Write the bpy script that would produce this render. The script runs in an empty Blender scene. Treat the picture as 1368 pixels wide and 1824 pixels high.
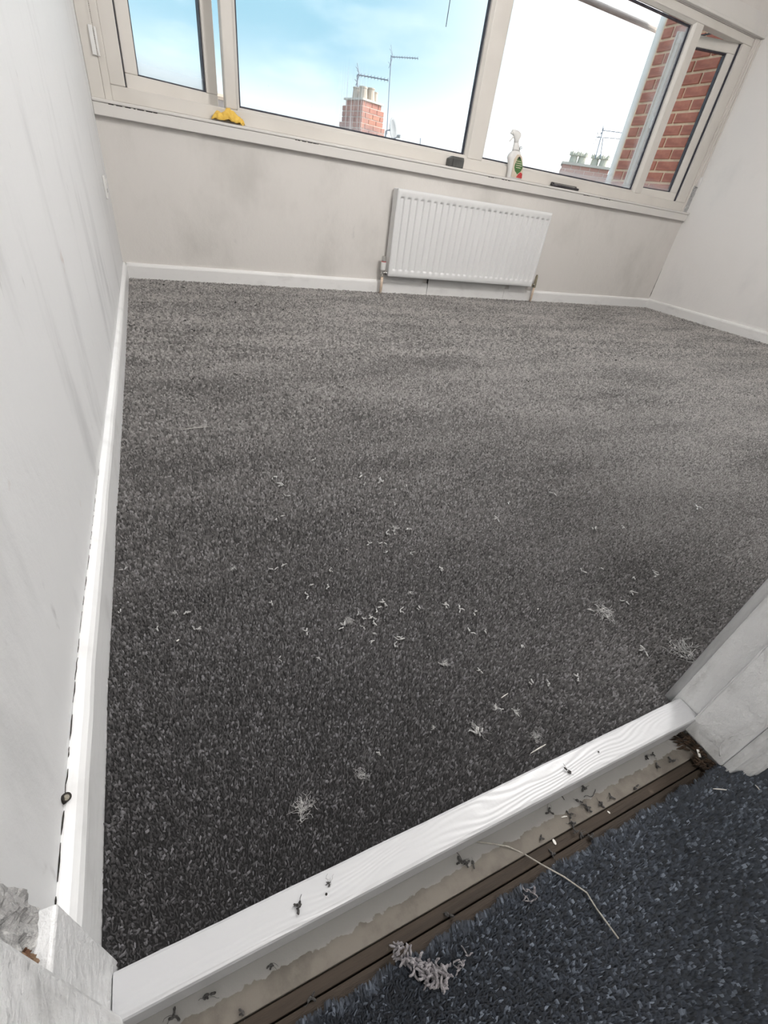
import bpy, math, random
import numpy as np
from mathutils import Vector, Matrix

# ------------------------------------------------------------------ camera, sky, sun, added fill lights, exposure
S = bpy.context.scene
COL = S.collection
FPX = 788.289
CAM = Vector((0.12072, -0.13168, 0.56798))
RM = ((0.90644025, -0.40307688, 0.12607578), (-0.14474471, -0.57693675, -0.80386128), (0.39675564, 0.71040342, -0.58130194))
cd = bpy.data.cameras.new('camera')
cam = bpy.data.objects.new('camera', cd)
COL.objects.link(cam)
cd.sensor_fit = 'HORIZONTAL'
cd.sensor_width = 36.0
cd.lens = FPX / 1368 * 36.0
cd.clip_start = 0.01
cd.clip_end = 500
cam.matrix_world = Matrix(((RM[0][0], -RM[1][0], -RM[2][0], CAM.x), (RM[0][1], -RM[1][1], -RM[2][1], CAM.y),
                           (RM[0][2], -RM[1][2], -RM[2][2], CAM.z), (0, 0, 0, 1)))
S.camera = cam

SKY_BLUE = (0.20, 0.355, 0.44)
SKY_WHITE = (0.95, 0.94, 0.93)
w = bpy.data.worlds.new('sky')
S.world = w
w.use_nodes = True
nt = w.node_tree
nt.nodes.clear()
def WN(t, **k):
    n = nt.nodes.new(t)
    for a, b in k.items():
        setattr(n, a, b)
    return n
def wm(op, a, b=None, c=None):
    n = WN('ShaderNodeMath', operation=op)
    for i, v in enumerate((a, b, c)):
        if v is None:
            continue
        if isinstance(v, (int, float)):
            n.inputs[i].default_value = v
        else:
            nt.links.new(v, n.inputs[i])
    return n.outputs[0]
def wramp(v, a, b):
    n = WN('ShaderNodeMapRange', interpolation_type='SMOOTHSTEP')
    nt.links.new(v, n.inputs[0])
    n.inputs[1].default_value = a
    n.inputs[2].default_value = b
    return n.outputs[0]
tc = WN('ShaderNodeTexCoord')
sp = WN('ShaderNodeSeparateXYZ')
nt.links.new(tc.outputs['Generated'], sp.inputs[0])
elev = wm('ARCSINE', sp.outputs[2])
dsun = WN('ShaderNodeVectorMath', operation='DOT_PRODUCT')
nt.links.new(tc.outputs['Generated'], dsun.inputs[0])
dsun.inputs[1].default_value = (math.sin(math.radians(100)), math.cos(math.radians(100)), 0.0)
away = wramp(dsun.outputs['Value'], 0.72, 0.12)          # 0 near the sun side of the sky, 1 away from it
up = wramp(elev, math.radians(-0.5), math.radians(11.5))
cl = WN('ShaderNodeTexNoise')
cl.inputs['Scale'].default_value = 5.0
cl.inputs['Detail'].default_value = 6
mp = WN('ShaderNodeMapping')
mp.inputs['Scale'].default_value = (1, 1, 3)
nt.links.new(tc.outputs['Generated'], mp.inputs[0])
nt.links.new(mp.outputs[0], cl.inputs[0])
cloud = wramp(cl.outputs[0], 0.50, 0.72)
blue = wm('MULTIPLY', wm('MAXIMUM', away, wm('MULTIPLY', wramp(elev, 0.15, 0.32), 0.10)), wm('MULTIPLY', wm('MULTIPLY_ADD', up, 0.80, 0.20), wm('MULTIPLY_ADD', wramp(elev, math.radians(20), math.radians(45)), -0.55, 1.0)))
blue = wm('MULTIPLY', blue, wm('MULTIPLY_ADD', cloud, -0.14, 1.0))
mx = WN('ShaderNodeMix', data_type='RGBA')
nt.links.new(blue, mx.inputs['Factor'])
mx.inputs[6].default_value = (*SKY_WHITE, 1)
mx.inputs[7].default_value = (*SKY_BLUE, 1)
gr = WN('ShaderNodeMix', data_type='RGBA')
nt.links.new(wramp(elev, -0.02, -0.12), gr.inputs['Factor'])
nt.links.new(mx.outputs[2], gr.inputs[6])
gr.inputs[7].default_value = (0.22, 0.20, 0.18, 1)
bg = WN('ShaderNodeBackground')
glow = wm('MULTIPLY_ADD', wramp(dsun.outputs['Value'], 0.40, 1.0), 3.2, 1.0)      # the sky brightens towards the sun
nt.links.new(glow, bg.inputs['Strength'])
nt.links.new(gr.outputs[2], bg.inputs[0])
wo = WN('ShaderNodeOutputWorld')
nt.links.new(bg.outputs[0], wo.inputs[0])

def lamp(name, kind, loc, power, color=(1, 1, 1), **k):
    l = bpy.data.lights.new(name, kind)
    l.energy = power
    l.color = color
    for a, b in k.items():
        setattr(l, a, b)
    o = bpy.data.objects.new(name, l)
    COL.objects.link(o)
    o.location = loc
    return o
sun = lamp('sun', 'SUN', (20, -6, 14), 1.7, (1.0, 0.86, 0.68), angle=0.01)
sun.rotation_euler = Vector((-0.75, 0.22, -0.55)).to_track_quat('-Z', 'Y').to_euler()
lamp('room_fill', 'POINT', (1.8, 0.85, 2.08), 40, (1.0, 0.985, 0.97), shadow_soft_size=0.18)  # unseen fill light, added to brighten the bedroom
lamp('hall_fill', 'POINT', (0.50, -0.55, 2.10), 15, (1.0, 0.99, 0.98), shadow_soft_size=0.15)  # added fill above and behind the camera, lifts the doorway and near wall

S.view_settings.view_transform = 'Standard'
S.view_settings.look = 'None'
S.view_settings.gamma = 1.0
S.view_settings.use_curve_mapping = False
S.view_settings.exposure = 1.1

# ------------------------------------------------------------------ helpers
random.seed(7)
RNG = np.random.default_rng(11)
def on(u, v, axis, val):
    """the place in the room that the photograph shows at (u, v), on the plane axis = val"""
    d = Vector(((u - 684) / FPX, (v - 912) / FPX, 1.0))
    r = Vector([sum(RM[k][i] * d[k] for k in range(3)) for i in range(3)])
    return CAM + r * ((val - CAM[axis]) / r[axis])
def away_at(u, v, dist):
    d = Vector(((u - 684) / FPX, (v - 912) / FPX, 1.0))
    r = Vector([sum(RM[k][i] * d[k] for k in range(3)) for i in range(3)])
    return CAM + r * (dist / math.hypot(r.x, r.y))

def mat(name, color, rough=0.6, spec=0.4, var=None, bump=None, metal=0.0, sheen=0.0, layers=()):
    """var = (scale xyz, detail, dark colour, from, to); layers = more of them; bump = list of (scale xyz, strength, distance, detail)"""
    m = bpy.data.materials.new(name)
    m.use_nodes = True
    t = m.node_tree
    b = t.nodes['Principled BSDF']
    b.inputs['Roughness'].default_value = rough
    b.inputs['Specular IOR Level'].default_value = spec
    b.inputs['Metallic'].default_value = metal
    if sheen:
        b.inputs['Sheen Weight'].default_value = sheen
        b.inputs['Sheen Roughness'].default_value = 0.4
    b.inputs['Base Color'].default_value = (*color, 1)
    co = t.nodes.new('ShaderNodeTexCoord')
    def noise(scale, detail, rgh=0.6):
        mpn = t.nodes.new('ShaderNodeMapping')
        mpn.inputs['Scale'].default_value = scale if hasattr(scale, '__len__') else (scale,) * 3
        t.links.new(co.outputs['Object'], mpn.inputs[0])
        n = t.nodes.new('ShaderNodeTexNoise')
        n.inputs['Scale'].default_value = 1.0
        n.inputs['Detail'].default_value = detail
        n.inputs['Roughness'].default_value = rgh
        t.links.new(mpn.outputs[0], n.inputs[0])
        return n.outputs[0]
    last = None
    for v in ([var] if var else []) + list(layers):
        sc, det, dark, lo, hi = v
        mr = t.nodes.new('ShaderNodeMapRange')
        mr.interpolation_type = 'SMOOTHSTEP'
        t.links.new(noise(sc, det), mr.inputs[0])
        mr.inputs[1].default_value = lo
        mr.inputs[2].default_value = hi
        mxn = t.nodes.new('ShaderNodeMix')
        mxn.data_type = 'RGBA'
        t.links.new(mr.outputs[0], mxn.inputs['Factor'])
        if last is None:
            mxn.inputs[6].default_value = (*color, 1)
        else:
            t.links.new(last, mxn.inputs[6])
        mxn.inputs[7].default_value = (*dark, 1)
        last = mxn.outputs[2]
    if last is not None:
        t.links.new(last, b.inputs['Base Color'])
    prev = None
    for sc, st, di, det in (bump or []):
        bn = t.nodes.new('ShaderNodeBump')
        bn.inputs['Strength'].default_value = st
        bn.inputs['Distance'].default_value = di
        t.links.new(noise(sc, det), bn.inputs['Height'])
        if prev is not None:
            t.links.new(prev, bn.inputs['Normal'])
        prev = bn.outputs[0]
    if prev is not None:
        t.links.new(prev, b.inputs['Normal'])
    return m

class MB:
    """collects shapes into one mesh"""
    def __init__(s):
        s.v, s.f = [], []
    def add(s, vs, fs):
        n = len(s.v)
        s.v += [tuple(x) for x in vs]
        s.f += [tuple(i + n for i in f) for f in fs]
        return s
    def box(s, lo, hi, M=None):
        (a, b, c), (d, e, f) = lo, hi
        vs = [Vector(q) for q in ((a, b, c), (d, b, c), (d, e, c), (a, e, c), (a, b, f), (d, b, f), (d, e, f), (a, e, f))]
        if M is not None:
            vs = [M @ q for q in vs]
        return s.add(vs, [(3, 2, 1, 0), (4, 5, 6, 7), (0, 1, 5, 4), (1, 2, 6, 5), (2, 3, 7, 6), (3, 0, 4, 7)])
    def tube(s, pts, r, n=8, caps=True):
        pts = [Vector(q) for q in pts]
        rs = r if hasattr(r, '__len__') else [r] * len(pts)
        rings, u = [], None
        for i, q in enumerate(pts):
            t = (pts[min(i + 1, len(pts) - 1)] - pts[max(i - 1, 0)])
            t = t.normalized() if t.length > 1e-9 else Vector((0, 0, 1))
            if u is None:
                u = t.cross(Vector((0.31, 0.17, 0.93)))
                if u.length < 1e-3:
                    u = t.cross(Vector((1, 0, 0)))
            u = (u - t * u.dot(t)).normalized()
            k = t.cross(u)
            rings.append([q + (u * math.cos(2 * math.pi * j / n) + k * math.sin(2 * math.pi * j / n)) * rs[i] for j in range(n)])
        vs = [x for rg in rings for x in rg]
        fs = [(i * n + j, i * n + (j + 1) % n, (i + 1) * n + (j + 1) % n, (i + 1) * n + j) for i in range(len(pts) - 1) for j in range(n)]
        if caps:
            fs += [tuple(range(n - 1, -1, -1)), tuple((len(pts) - 1) * n + j for j in range(n))]
        return s.add(vs, fs)
    def loft(s, rings, closed=True, caps=True):
        n = len(rings[0])
        vs = [x for rg in rings for x in rg]
        m = n if closed else n - 1
        fs = [(i * n + j, i * n + (j + 1) % n, (i + 1) * n + (j + 1) % n, (i + 1) * n + j) for i in range(len(rings) - 1) for j in range(m)]
        if caps and closed:
            fs += [tuple(range(n - 1, -1, -1)), tuple((len(rings) - 1) * n + j for j in range(n))]
        return s.add(vs, fs)
    def grid(s, fn, nu, nv):
        vs = [fn(i / nu, j / nv) for j in range(nv + 1) for i in range(nu + 1)]
        fs = [(j * (nu + 1) + i, j * (nu + 1) + i + 1, (j + 1) * (nu + 1) + i + 1, (j + 1) * (nu + 1) + i) for j in range(nv) for i in range(nu)]
        return s.add(vs, fs)
    def mesh(s, name, m, smooth=False):
        me = bpy.data.meshes.new(name)
        me.from_pydata(s.v, [], s.f)
        me.materials.append(m)
        if smooth:
            me.polygons.foreach_set('use_smooth', [True] * len(me.polygons))
        me.update()
        return me
    def build(s, name, m, parent=None, bevel=0.0, smooth=False, seg=2, world=False):
        o = bpy.data.objects.new(name, s.mesh(name, m, smooth))
        COL.objects.link(o)
        if parent is not None:
            o.parent = parent
            if world:
                o.matrix_parent_inverse = (Matrix.Translation(parent.location) @ parent.rotation_euler.to_matrix().to_4x4()).inverted()
        if bevel:
            bv = o.modifiers.new('bevel', 'BEVEL')
            bv.width = bevel
            bv.segments = seg
            bv.limit_method = 'ANGLE'
            bv.harden_normals = False
        return o
def tag(o, label=None, cat=None, group=None, kind=None):
    for k, v in (('label', label), ('category', cat), ('group', group), ('kind', kind)):
        if v:
            o[k] = v
    return o
def empty(name, loc=(0, 0, 0), rz=0.0, parent=None):
    o = bpy.data.objects.new(name, None)
    COL.objects.link(o)
    o.location = loc
    o.rotation_euler = (0, 0, rz)
    o.empty_display_size = 0.05
    if parent is not None:
        o.parent = parent
    return o
def rbox(c, s, rz=0.0):
    return Matrix.Translation(c) @ Matrix.Rotation(rz, 4, 'Z')

# ------------------------------------------------------------------ materials
WALLBUMP = [((45, 45, 45), 0.10, 0.01, 6), ((7, 7, 5), 0.14, 0.02, 4), ((220, 220, 220), 0.06, 0.004, 2)]
M_left = mat('left_wall_paint', (0.79, 0.795, 0.80), 0.55, 0.35, ((3, 7, 2.0), 6, (0.64, 0.645, 0.65), 0.50, 0.76),
             WALLBUMP + [((9, 16, 9), 0.08, 0.008, 5)],
             layers=[((12, 26, 12), 4, (0.55, 0.55, 0.55), 0.66, 0.80), ((14, 14, 14), 3, (0.60, 0.53, 0.49), 0.72, 0.82)])
M_back = mat('window_wall_paint', (0.74, 0.71, 0.675), 0.6, 0.3, ((2.4, 2.4, 1.6), 5, (0.62, 0.595, 0.56), 0.46, 0.75), WALLBUMP,
             layers=[((9, 9, 6), 5, (0.50, 0.49, 0.475), 0.66, 0.86)])
M_right = mat('right_wall_paint', (0.87, 0.85, 0.83), 0.6, 0.3, ((2.0, 2.0, 1.2), 5, (0.78, 0.77, 0.755), 0.48, 0.75), WALLBUMP,
              layers=[((10, 10, 7), 4, (0.55, 0.54, 0.53), 0.70, 0.86)])
M_plain = mat('plain_wall_paint', (0.80, 0.79, 0.77), 0.7, 0.3, ((2, 2, 2), 3, (0.74, 0.73, 0.71), 0.4, 0.7), [((60, 60, 60), 0.1, 0.005, 4)])
M_ceil = mat('ceiling_paint', (0.72, 0.70, 0.68), 0.8, 0.2, ((2, 2, 2), 3, (0.66, 0.64, 0.62), 0.4, 0.7), [((60, 60, 60), 0.1, 0.005, 4)])
M_gloss = mat('white_gloss_paint', (0.89, 0.895, 0.90), 0.28, 0.5, ((12, 12, 12), 4, (0.77, 0.77, 0.77), 0.5, 0.8),
              [((60, 5, 60), 0.25, 0.004, 4), ((260, 60, 260), 0.08, 0.002, 2)])
M_skirt = mat('skirting_paint', (0.86, 0.85, 0.835), 0.35, 0.45, ((6, 6, 10), 4, (0.72, 0.71, 0.695), 0.5, 0.8), [((30, 30, 60), 0.12, 0.004, 4)])
M_jamb = mat('jamb_paint', (0.87, 0.875, 0.88), 0.35, 0.45, ((20, 40, 8), 4, (0.66, 0.66, 0.655), 0.48, 0.75),
             [((60, 60, 40), 0.55, 0.008, 5), ((260, 260, 160), 0.12, 0.002, 3)])
M_upvc = mat('window_plastic', (0.72, 0.685, 0.635), 0.35, 0.45, ((3, 3, 3), 3, (0.66, 0.625, 0.575), 0.45, 0.75))
M_rubber = mat('black_rubber', (0.03, 0.03, 0.045), 0.5, 0.4, ((40, 40, 40), 2, (0.06, 0.06, 0.075), 0.4, 0.7))
M_sill = mat('sill_paint', (0.74, 0.715, 0.68), 0.4, 0.4, ((4, 8, 8), 4, (0.70, 0.68, 0.66), 0.5, 0.78), [((25, 25, 25), 0.12, 0.004, 4)])
M_rad = mat('radiator_enamel', (0.79, 0.79, 0.785), 0.35, 0.45, ((4, 4, 4), 2, (0.79, 0.79, 0.785), 0.4, 0.7))
M_dark = mat('dark_gap', (0.03, 0.028, 0.025), 0.9, 0.1, ((30, 30, 30), 3, (0.06, 0.055, 0.05), 0.4, 0.7))
M_chrome = mat('chrome', (0.65, 0.64, 0.62), 0.25, 0.5, ((20, 20, 20), 2, (0.5, 0.48, 0.45), 0.4, 0.7), metal=0.9)
M_brass = mat('dull_brass', (0.42, 0.37, 0.27), 0.4, 0.5, ((40, 40, 40), 2, (0.28, 0.25, 0.19), 0.4, 0.7), metal=0.7)
M_pipe = mat('painted_copper_pipe', (0.74, 0.58, 0.45), 0.4, 0.5, ((30, 30, 12), 3, (0.80, 0.72, 0.64), 0.45, 0.65))
M_whitepl = mat('white_plastic', (0.85, 0.84, 0.82), 0.35, 0.45, ((12, 12, 12), 2, (0.80, 0.79, 0.77), 0.4, 0.7))
M_red = mat('red_plastic', (0.62, 0.06, 0.06), 0.4, 0.45, ((40, 40, 40), 2, (0.5, 0.05, 0.05), 0.4, 0.7))
M_greypl = mat('dark_grey_plastic', (0.075, 0.075, 0.072), 0.45, 0.45, ((20, 20, 20), 3, (0.12, 0.12, 0.115), 0.4, 0.7))
M_blackpl = mat('black_plastic', (0.035, 0.03, 0.035), 0.3, 0.5, ((20, 20, 20), 3, (0.05, 0.045, 0.05), 0.4, 0.7))
M_cloth = mat('yellow_cloth', (0.90, 0.60, 0.13), 0.85, 0.2, ((60, 60, 60), 4, (0.82, 0.50, 0.09), 0.4, 0.7), [((420, 420, 420), 0.4, 0.003, 2)], sheen=0.3)
M_cream = mat('cream_label', (0.72, 0.62, 0.50), 0.5, 0.4, ((20, 20, 20), 2, (0.66, 0.55, 0.42), 0.4, 0.7))
M_green = mat('green_label', (0.07, 0.17, 0.05), 0.5, 0.4, ((60, 60, 60), 3, (0.16, 0.30, 0.11), 0.5, 0.7))
M_ink = mat('black_ink', (0.03, 0.035, 0.03), 0.5, 0.4, ((60, 60, 60), 3, (0.06, 0.06, 0.06), 0.5, 0.7))
M_brick = mat('red_brick', (0.50, 0.20, 0.145), 0.85, 0.2, ((9, 9, 30), 5, (0.38, 0.145, 0.11), 0.42, 0.68), [((30, 30, 160), 0.6, 0.006, 4)],
              layers=[((14, 14, 14), 5, (0.60, 0.31, 0.21), 0.60, 0.80)])
M_mortar = mat('pale_mortar', (0.86, 0.68, 0.49), 0.9, 0.2, ((14, 14, 14), 5, (0.72, 0.55, 0.39), 0.42, 0.7), [((120, 120, 120), 0.6, 0.005, 4)])
M_chbrick = mat('weathered_brick', (0.40, 0.20, 0.16), 0.85, 0.2, ((2, 2, 2), 4, (0.30, 0.16, 0.15), 0.42, 0.68), layers=[((8, 8, 8), 4, (0.48, 0.26, 0.19), 0.55, 0.75)])
M_chmortar = mat('chimney_mortar', (0.70, 0.62, 0.56), 0.9, 0.2, ((5, 5, 5), 4, (0.58, 0.50, 0.45), 0.42, 0.7))
M_pot = mat('clay_pot', (0.46, 0.405, 0.345), 0.85, 0.2, ((6, 6, 6), 4, (0.48, 0.42, 0.36), 0.42, 0.7))
M_pot2 = mat('grey_clay_pot', (0.50, 0.50, 0.44), 0.85, 0.2, ((6, 6, 6), 4, (0.40, 0.41, 0.36), 0.42, 0.7))
M_slab = mat('grey_cement', (0.55, 0.54, 0.51), 0.9, 0.2, ((5, 5, 5), 4, (0.46, 0.45, 0.42), 0.42, 0.7))
M_slate = mat('roof_slate', (0.14, 0.13, 0.13), 0.7, 0.3, ((6, 6, 6), 4, (0.09, 0.085, 0.085), 0.42, 0.7))
M_ridge = mat('ridge_tile', (0.45, 0.38, 0.32), 0.8, 0.3, ((6, 6, 6), 4, (0.36, 0.30, 0.25), 0.42, 0.7))
M_alu = mat('aerial_metal', (0.25, 0.30, 0.38), 0.5, 0.4, ((4, 4, 4), 2, (0.20, 0.24, 0.30), 0.42, 0.7), metal=0.3)
M_dish = mat('dish_grey', (0.24, 0.26, 0.28), 0.6, 0.3, ((4, 4, 4), 2, (0.20, 0.22, 0.24), 0.42, 0.7))
M_gutter = mat('grey_gutter', (0.46, 0.42, 0.41), 0.6, 0.3, ((5, 30, 30), 4, (0.32, 0.29, 0.28), 0.45, 0.7))
M_road = mat('asphalt', (0.16, 0.16, 0.16), 0.9, 0.2, ((1, 1, 1), 4, (0.12, 0.12, 0.12), 0.42, 0.7))
M_wood = mat('dark_floorboard', (0.050, 0.037, 0.027), 0.7, 0.3, ((8, 120, 60), 5, (0.036, 0.027, 0.020), 0.40, 0.70), [((12, 300, 100), 0.4, 0.003, 4)],
             layers=[((40, 40, 40), 4, (0.19, 0.155, 0.125), 0.66, 0.82)])
M_splint = mat('raw_wood_splinter', (0.055, 0.036, 0.024), 0.8, 0.2, ((30, 200, 30), 4, (0.02, 0.014, 0.010), 0.42, 0.66))
M_plaster = mat('broken_plaster', (0.48, 0.475, 0.47), 0.85, 0.2, ((50, 50, 50), 5, (0.30, 0.295, 0.29), 0.45, 0.68), [((160, 160, 160), 0.8, 0.006, 5)],
                layers=[((90, 90, 90), 3, (0.78, 0.77, 0.75), 0.55, 0.7)])
M_ply = mat('bare_brown_plaster', (0.30, 0.20, 0.13), 0.85, 0.2, ((90, 90, 90), 4, (0.16, 0.08, 0.05), 0.42, 0.66), [((200, 200, 200), 0.8, 0.004, 4)])
M_fluff = mat('grey_wool_fluff', (0.52, 0.515, 0.51), 0.95, 0.1, ((300, 300, 300), 2, (0.34, 0.335, 0.33), 0.40, 0.65), sheen=0.5)
M_fluffd = mat('dark_grey_wool', (0.075, 0.072, 0.070), 0.95, 0.1, ((300, 300, 300), 2, (0.035, 0.033, 0.032), 0.40, 0.65), sheen=0.3)
M_thread = mat('pale_thread', (0.38, 0.36, 0.32), 0.9, 0.1, ((300, 300, 300), 2, (0.30, 0.28, 0.25), 0.40, 0.65))
M_chip = mat('pale_paint_chip', (0.74, 0.72, 0.68), 0.6, 0.3, ((100, 100, 100), 2, (0.62, 0.60, 0.56), 0.40, 0.65))

SHR, UPF = 0.68, 0.90
def pile_mat(name, c_dark, c_mid, c_light, sheen, sheen_col, brushed=False):
    m = bpy.data.materials.new(name)
    m.use_nodes = True
    t = m.node_tree
    b = t.nodes['Principled BSDF']
    at = t.nodes.new('ShaderNodeAttribute')
    at.attribute_name = 'tone'
    cr = t.nodes.new('ShaderNodeValToRGB')
    e = cr.color_ramp.elements
    e[0].color = (*c_dark, 1)
    e[1].color = (*c_light, 1)
    k = cr.color_ramp.elements.new(0.62)
    k.color = (*c_mid, 1)
    t.links.new(at.outputs['Fac'], cr.inputs[0])
    t.links.new(cr.outputs[0], b.inputs['Base Color'])
    if brushed:                       # pile trodden and brushed in different directions: broad lighter and darker drifts
        co = t.nodes.new('ShaderNodeTexCoord')
        mpn = t.nodes.new('ShaderNodeMapping')
        mpn.inputs['Scale'].default_value = (1.6, 5.5, 1.0)
        mpn.inputs['Rotation'].default_value = (0, 0, 0.25)
        t.links.new(co.outputs['Object'], mpn.inputs[0])
        nz = t.nodes.new('ShaderNodeTexNoise')
        nz.inputs['Scale'].default_value = 1.0
        nz.inputs['Detail'].default_value = 4
        t.links.new(mpn.outputs[0], nz.inputs[0])
        mr = t.nodes.new('ShaderNodeMapRange')
        t.links.new(nz.outputs[0], mr.inputs[0])
        mr.inputs[1].default_value = 0.30
        mr.inputs[2].default_value = 0.70
        mr.inputs[3].default_value = 0.72
        mr.inputs[4].default_value = 1.30
        sc = t.nodes.new('ShaderNodeVectorMath')
        sc.operation = 'SCALE'
        t.links.new(cr.outputs[0], sc.inputs[0])
        t.links.new(mr.outputs[0], sc.inputs['Scale'])
        t.links.new(sc.outputs[0], b.inputs['Base Color'])
        sw = t.nodes.new('ShaderNodeMapRange')
        t.links.new(at.outputs['Fac'], sw.inputs[0])
        sw.inputs[3].default_value = 0.30
        sw.inputs[4].default_value = 1.25
        sm_ = t.nodes.new('ShaderNodeMath')
        sm_.operation = 'MULTIPLY'
        sm_.use_clamp = True
        t.links.new(sw.outputs[0], sm_.inputs[0])
        t.links.new(mr.outputs[0], sm_.inputs[1])
        t.links.new(sm_.outputs[0], b.inputs['Sheen Weight'])
    b.inputs['Roughness'].default_value = 0.7
    b.inputs['Specular IOR Level'].default_value = 0.35
    b.inputs['Sheen Weight'].default_value = sheen
    b.inputs['Sheen Roughness'].default_value = SHR
    ge = t.nodes.new('ShaderNodeNewGeometry')
    up_ = t.nodes.new('ShaderNodeMix')       # the pile stands up: fibres in one tuft point every way, on average upward
    up_.data_type = 'VECTOR'
    up_.inputs['Factor'].default_value = UPF
    t.links.new(ge.outputs['Normal'], up_.inputs[4])
    up_.inputs[5].default_value = (0, 0, 1)
    nrm = t.nodes.new('ShaderNodeVectorMath')
    nrm.operation = 'NORMALIZE'
    t.links.new(up_.outputs[1], nrm.inputs[0])
    t.links.new(nrm.outputs[0], b.inputs['Normal'])
    b.inputs['Sheen Tint'].default_value = (*sheen_col, 1)
    return m
M_carpet = pile_mat('charcoal_carpet', (0.005, 0.005, 0.007), (0.030, 0.030, 0.037), (0.20, 0.20, 0.222), 1.0, (1.0, 0.95, 0.90), True)
M_hallcarpet = pile_mat('blue_carpet', (0.005, 0.0065, 0.011), (0.028, 0.037, 0.055), (0.21, 0.245, 0.30), 0.3, (0.85, 0.92, 1.0))

def glass_mat(name, bottom, edge_lo, haze_max, streak):
    """window glass: clear, a little reflection, condensation haze near the bottom of the pane and dirty streaks"""
    m = bpy.data.materials.new(name)
    m.use_nodes = True
    t = m.node_tree
    t.nodes.clear()
    out = t.nodes.new('ShaderNodeOutputMaterial')
    tr = t.nodes.new('ShaderNodeBsdfTransparent')
    tr.inputs[0].default_value = (0.97, 0.98, 0.98, 1)
    gl = t.nodes.new('ShaderNodeBsdfGlossy')
    gl.inputs['Roughness'].default_value = 0.02
    fr = t.nodes.new('ShaderNodeFresnel')
    fr.inputs[0].default_value = 1.25
    m1 = t.nodes.new('ShaderNodeMixShader')
    t.links.new(fr.outputs[0], m1.inputs[0])
    t.links.new(tr.outputs[0], m1.inputs[1])
    t.links.new(gl.outputs[0], m1.inputs[2])
    tl = t.nodes.new('ShaderNodeBsdfTranslucent')
    tl.inputs[0].default_value = (0.97, 0.96, 0.95, 1)
    co = t.nodes.new('ShaderNodeTexCoord')
    s = t.nodes.new('ShaderNodeSeparateXYZ')
    t.links.new(co.outputs['Generated'], s.inputs[0])
    def mth(op, a, b=None, c=None):
        n = t.nodes.new('ShaderNodeMath')
        n.operation = op
        for i, v in enumerate((a, b, c)):
            if v is None: continue
            if isinstance(v, (int, float)): n.inputs[i].default_value = v
            else: t.links.new(v, n.inputs[i])
        return n.outputs[0]
    def sm(v, a, b):
        n = t.nodes.new('ShaderNodeMapRange')
        n.interpolation_type = 'SMOOTHSTEP'
        t.links.new(v, n.inputs[0])
        n.inputs[1].default_value = a
        n.inputs[2].default_value = b
        return n.outputs[0]
    def noise(sc, det):
        mpn = t.nodes.new('ShaderNodeMapping')
        mpn.inputs['Scale'].default_value = sc
        t.links.new(co.outputs['Object'], mpn.inputs[0])
        n = t.nodes.new('ShaderNodeTexNoise')
        n.inputs['Scale'].default_value = 1.0
        n.inputs['Detail'].default_value = det
        t.links.new(mpn.outputs[0], n.inputs[0])
        return n.outputs[0]
    haze = mth('MULTIPLY', sm(s.outputs[2], bottom, 0.0), haze_max)
    wob = mth('MULTIPLY_ADD', noise((9, 9, 9), 4), 0.16, s.outputs[0])
    if edge_lo is not None:
        haze = mth('MAXIMUM', haze, mth('MULTIPLY', sm(wob, edge_lo, edge_lo + 0.13), haze_max * 0.9))
    if streak:
        c, wd = streak
        band = sm(mth('ABSOLUTE', mth('SUBTRACT', s.outputs[0], c)), wd, wd * 0.35)
        low = sm(s.outputs[2], 0.34, 0.12)
        lines = sm(noise((150, 150, 2.2), 3), 0.50, 0.64)
        haze = mth('MAXIMUM', haze, mth('MULTIPLY', mth('MULTIPLY', band, low), mth('MULTIPLY_ADD', lines, 0.45, 0.06)))
    specks = mth('MULTIPLY', sm(noise((70, 70, 40), 3), 0.74, 0.80), mth('MULTIPLY', sm(s.outputs[2], 0.22, 0.0), 0.6))
    haze = mth('MAXIMUM', haze, specks)
    m2 = t.nodes.new('ShaderNodeMixShader')
    t.links.new(haze, m2.inputs[0])
    t.links.new(m1.outputs[0], m2.inputs[1])
    t.links.new(tl.outputs[0], m2.inputs[2])
    t.links.new(m2.outputs[0], out.inputs[0])
    return m
M_glass = glass_mat('window_glass', 0.10, None, 0.30, None)
M_glass_wet = glass_mat('wet_window_glass', 0.07, None, 0.20, (0.455, 0.085))
M_glass_haze = glass_mat('misted_window_glass', 0.10, 0.97, 0.34, None)
M_glass_left = glass_mat('misted_sash_glass', 0.15, None, 0.40, None)

# ------------------------------------------------------------------ room shell
X0, X1, Y0, Y1 = -0.0205, 4.303, 0.012, 2.965        # wall faces
CEIL = 2.25
SILL = 0.75
WT, WB = 1.777, 0.758
def struct(name, mb, m, bevel=0.0, parent=None, smooth=False):
    return tag(mb.build(name, m, parent, bevel, smooth), kind='structure')
struct('floor', MB().box((-0.6, -1.6, -0.12), (4.5, 3.1, -0.045)), M_wood)
struct('ceiling', MB().box((-0.6, -1.7, CEIL), (4.5, 3.3, CEIL + 0.12)), M_ceil)

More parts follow.
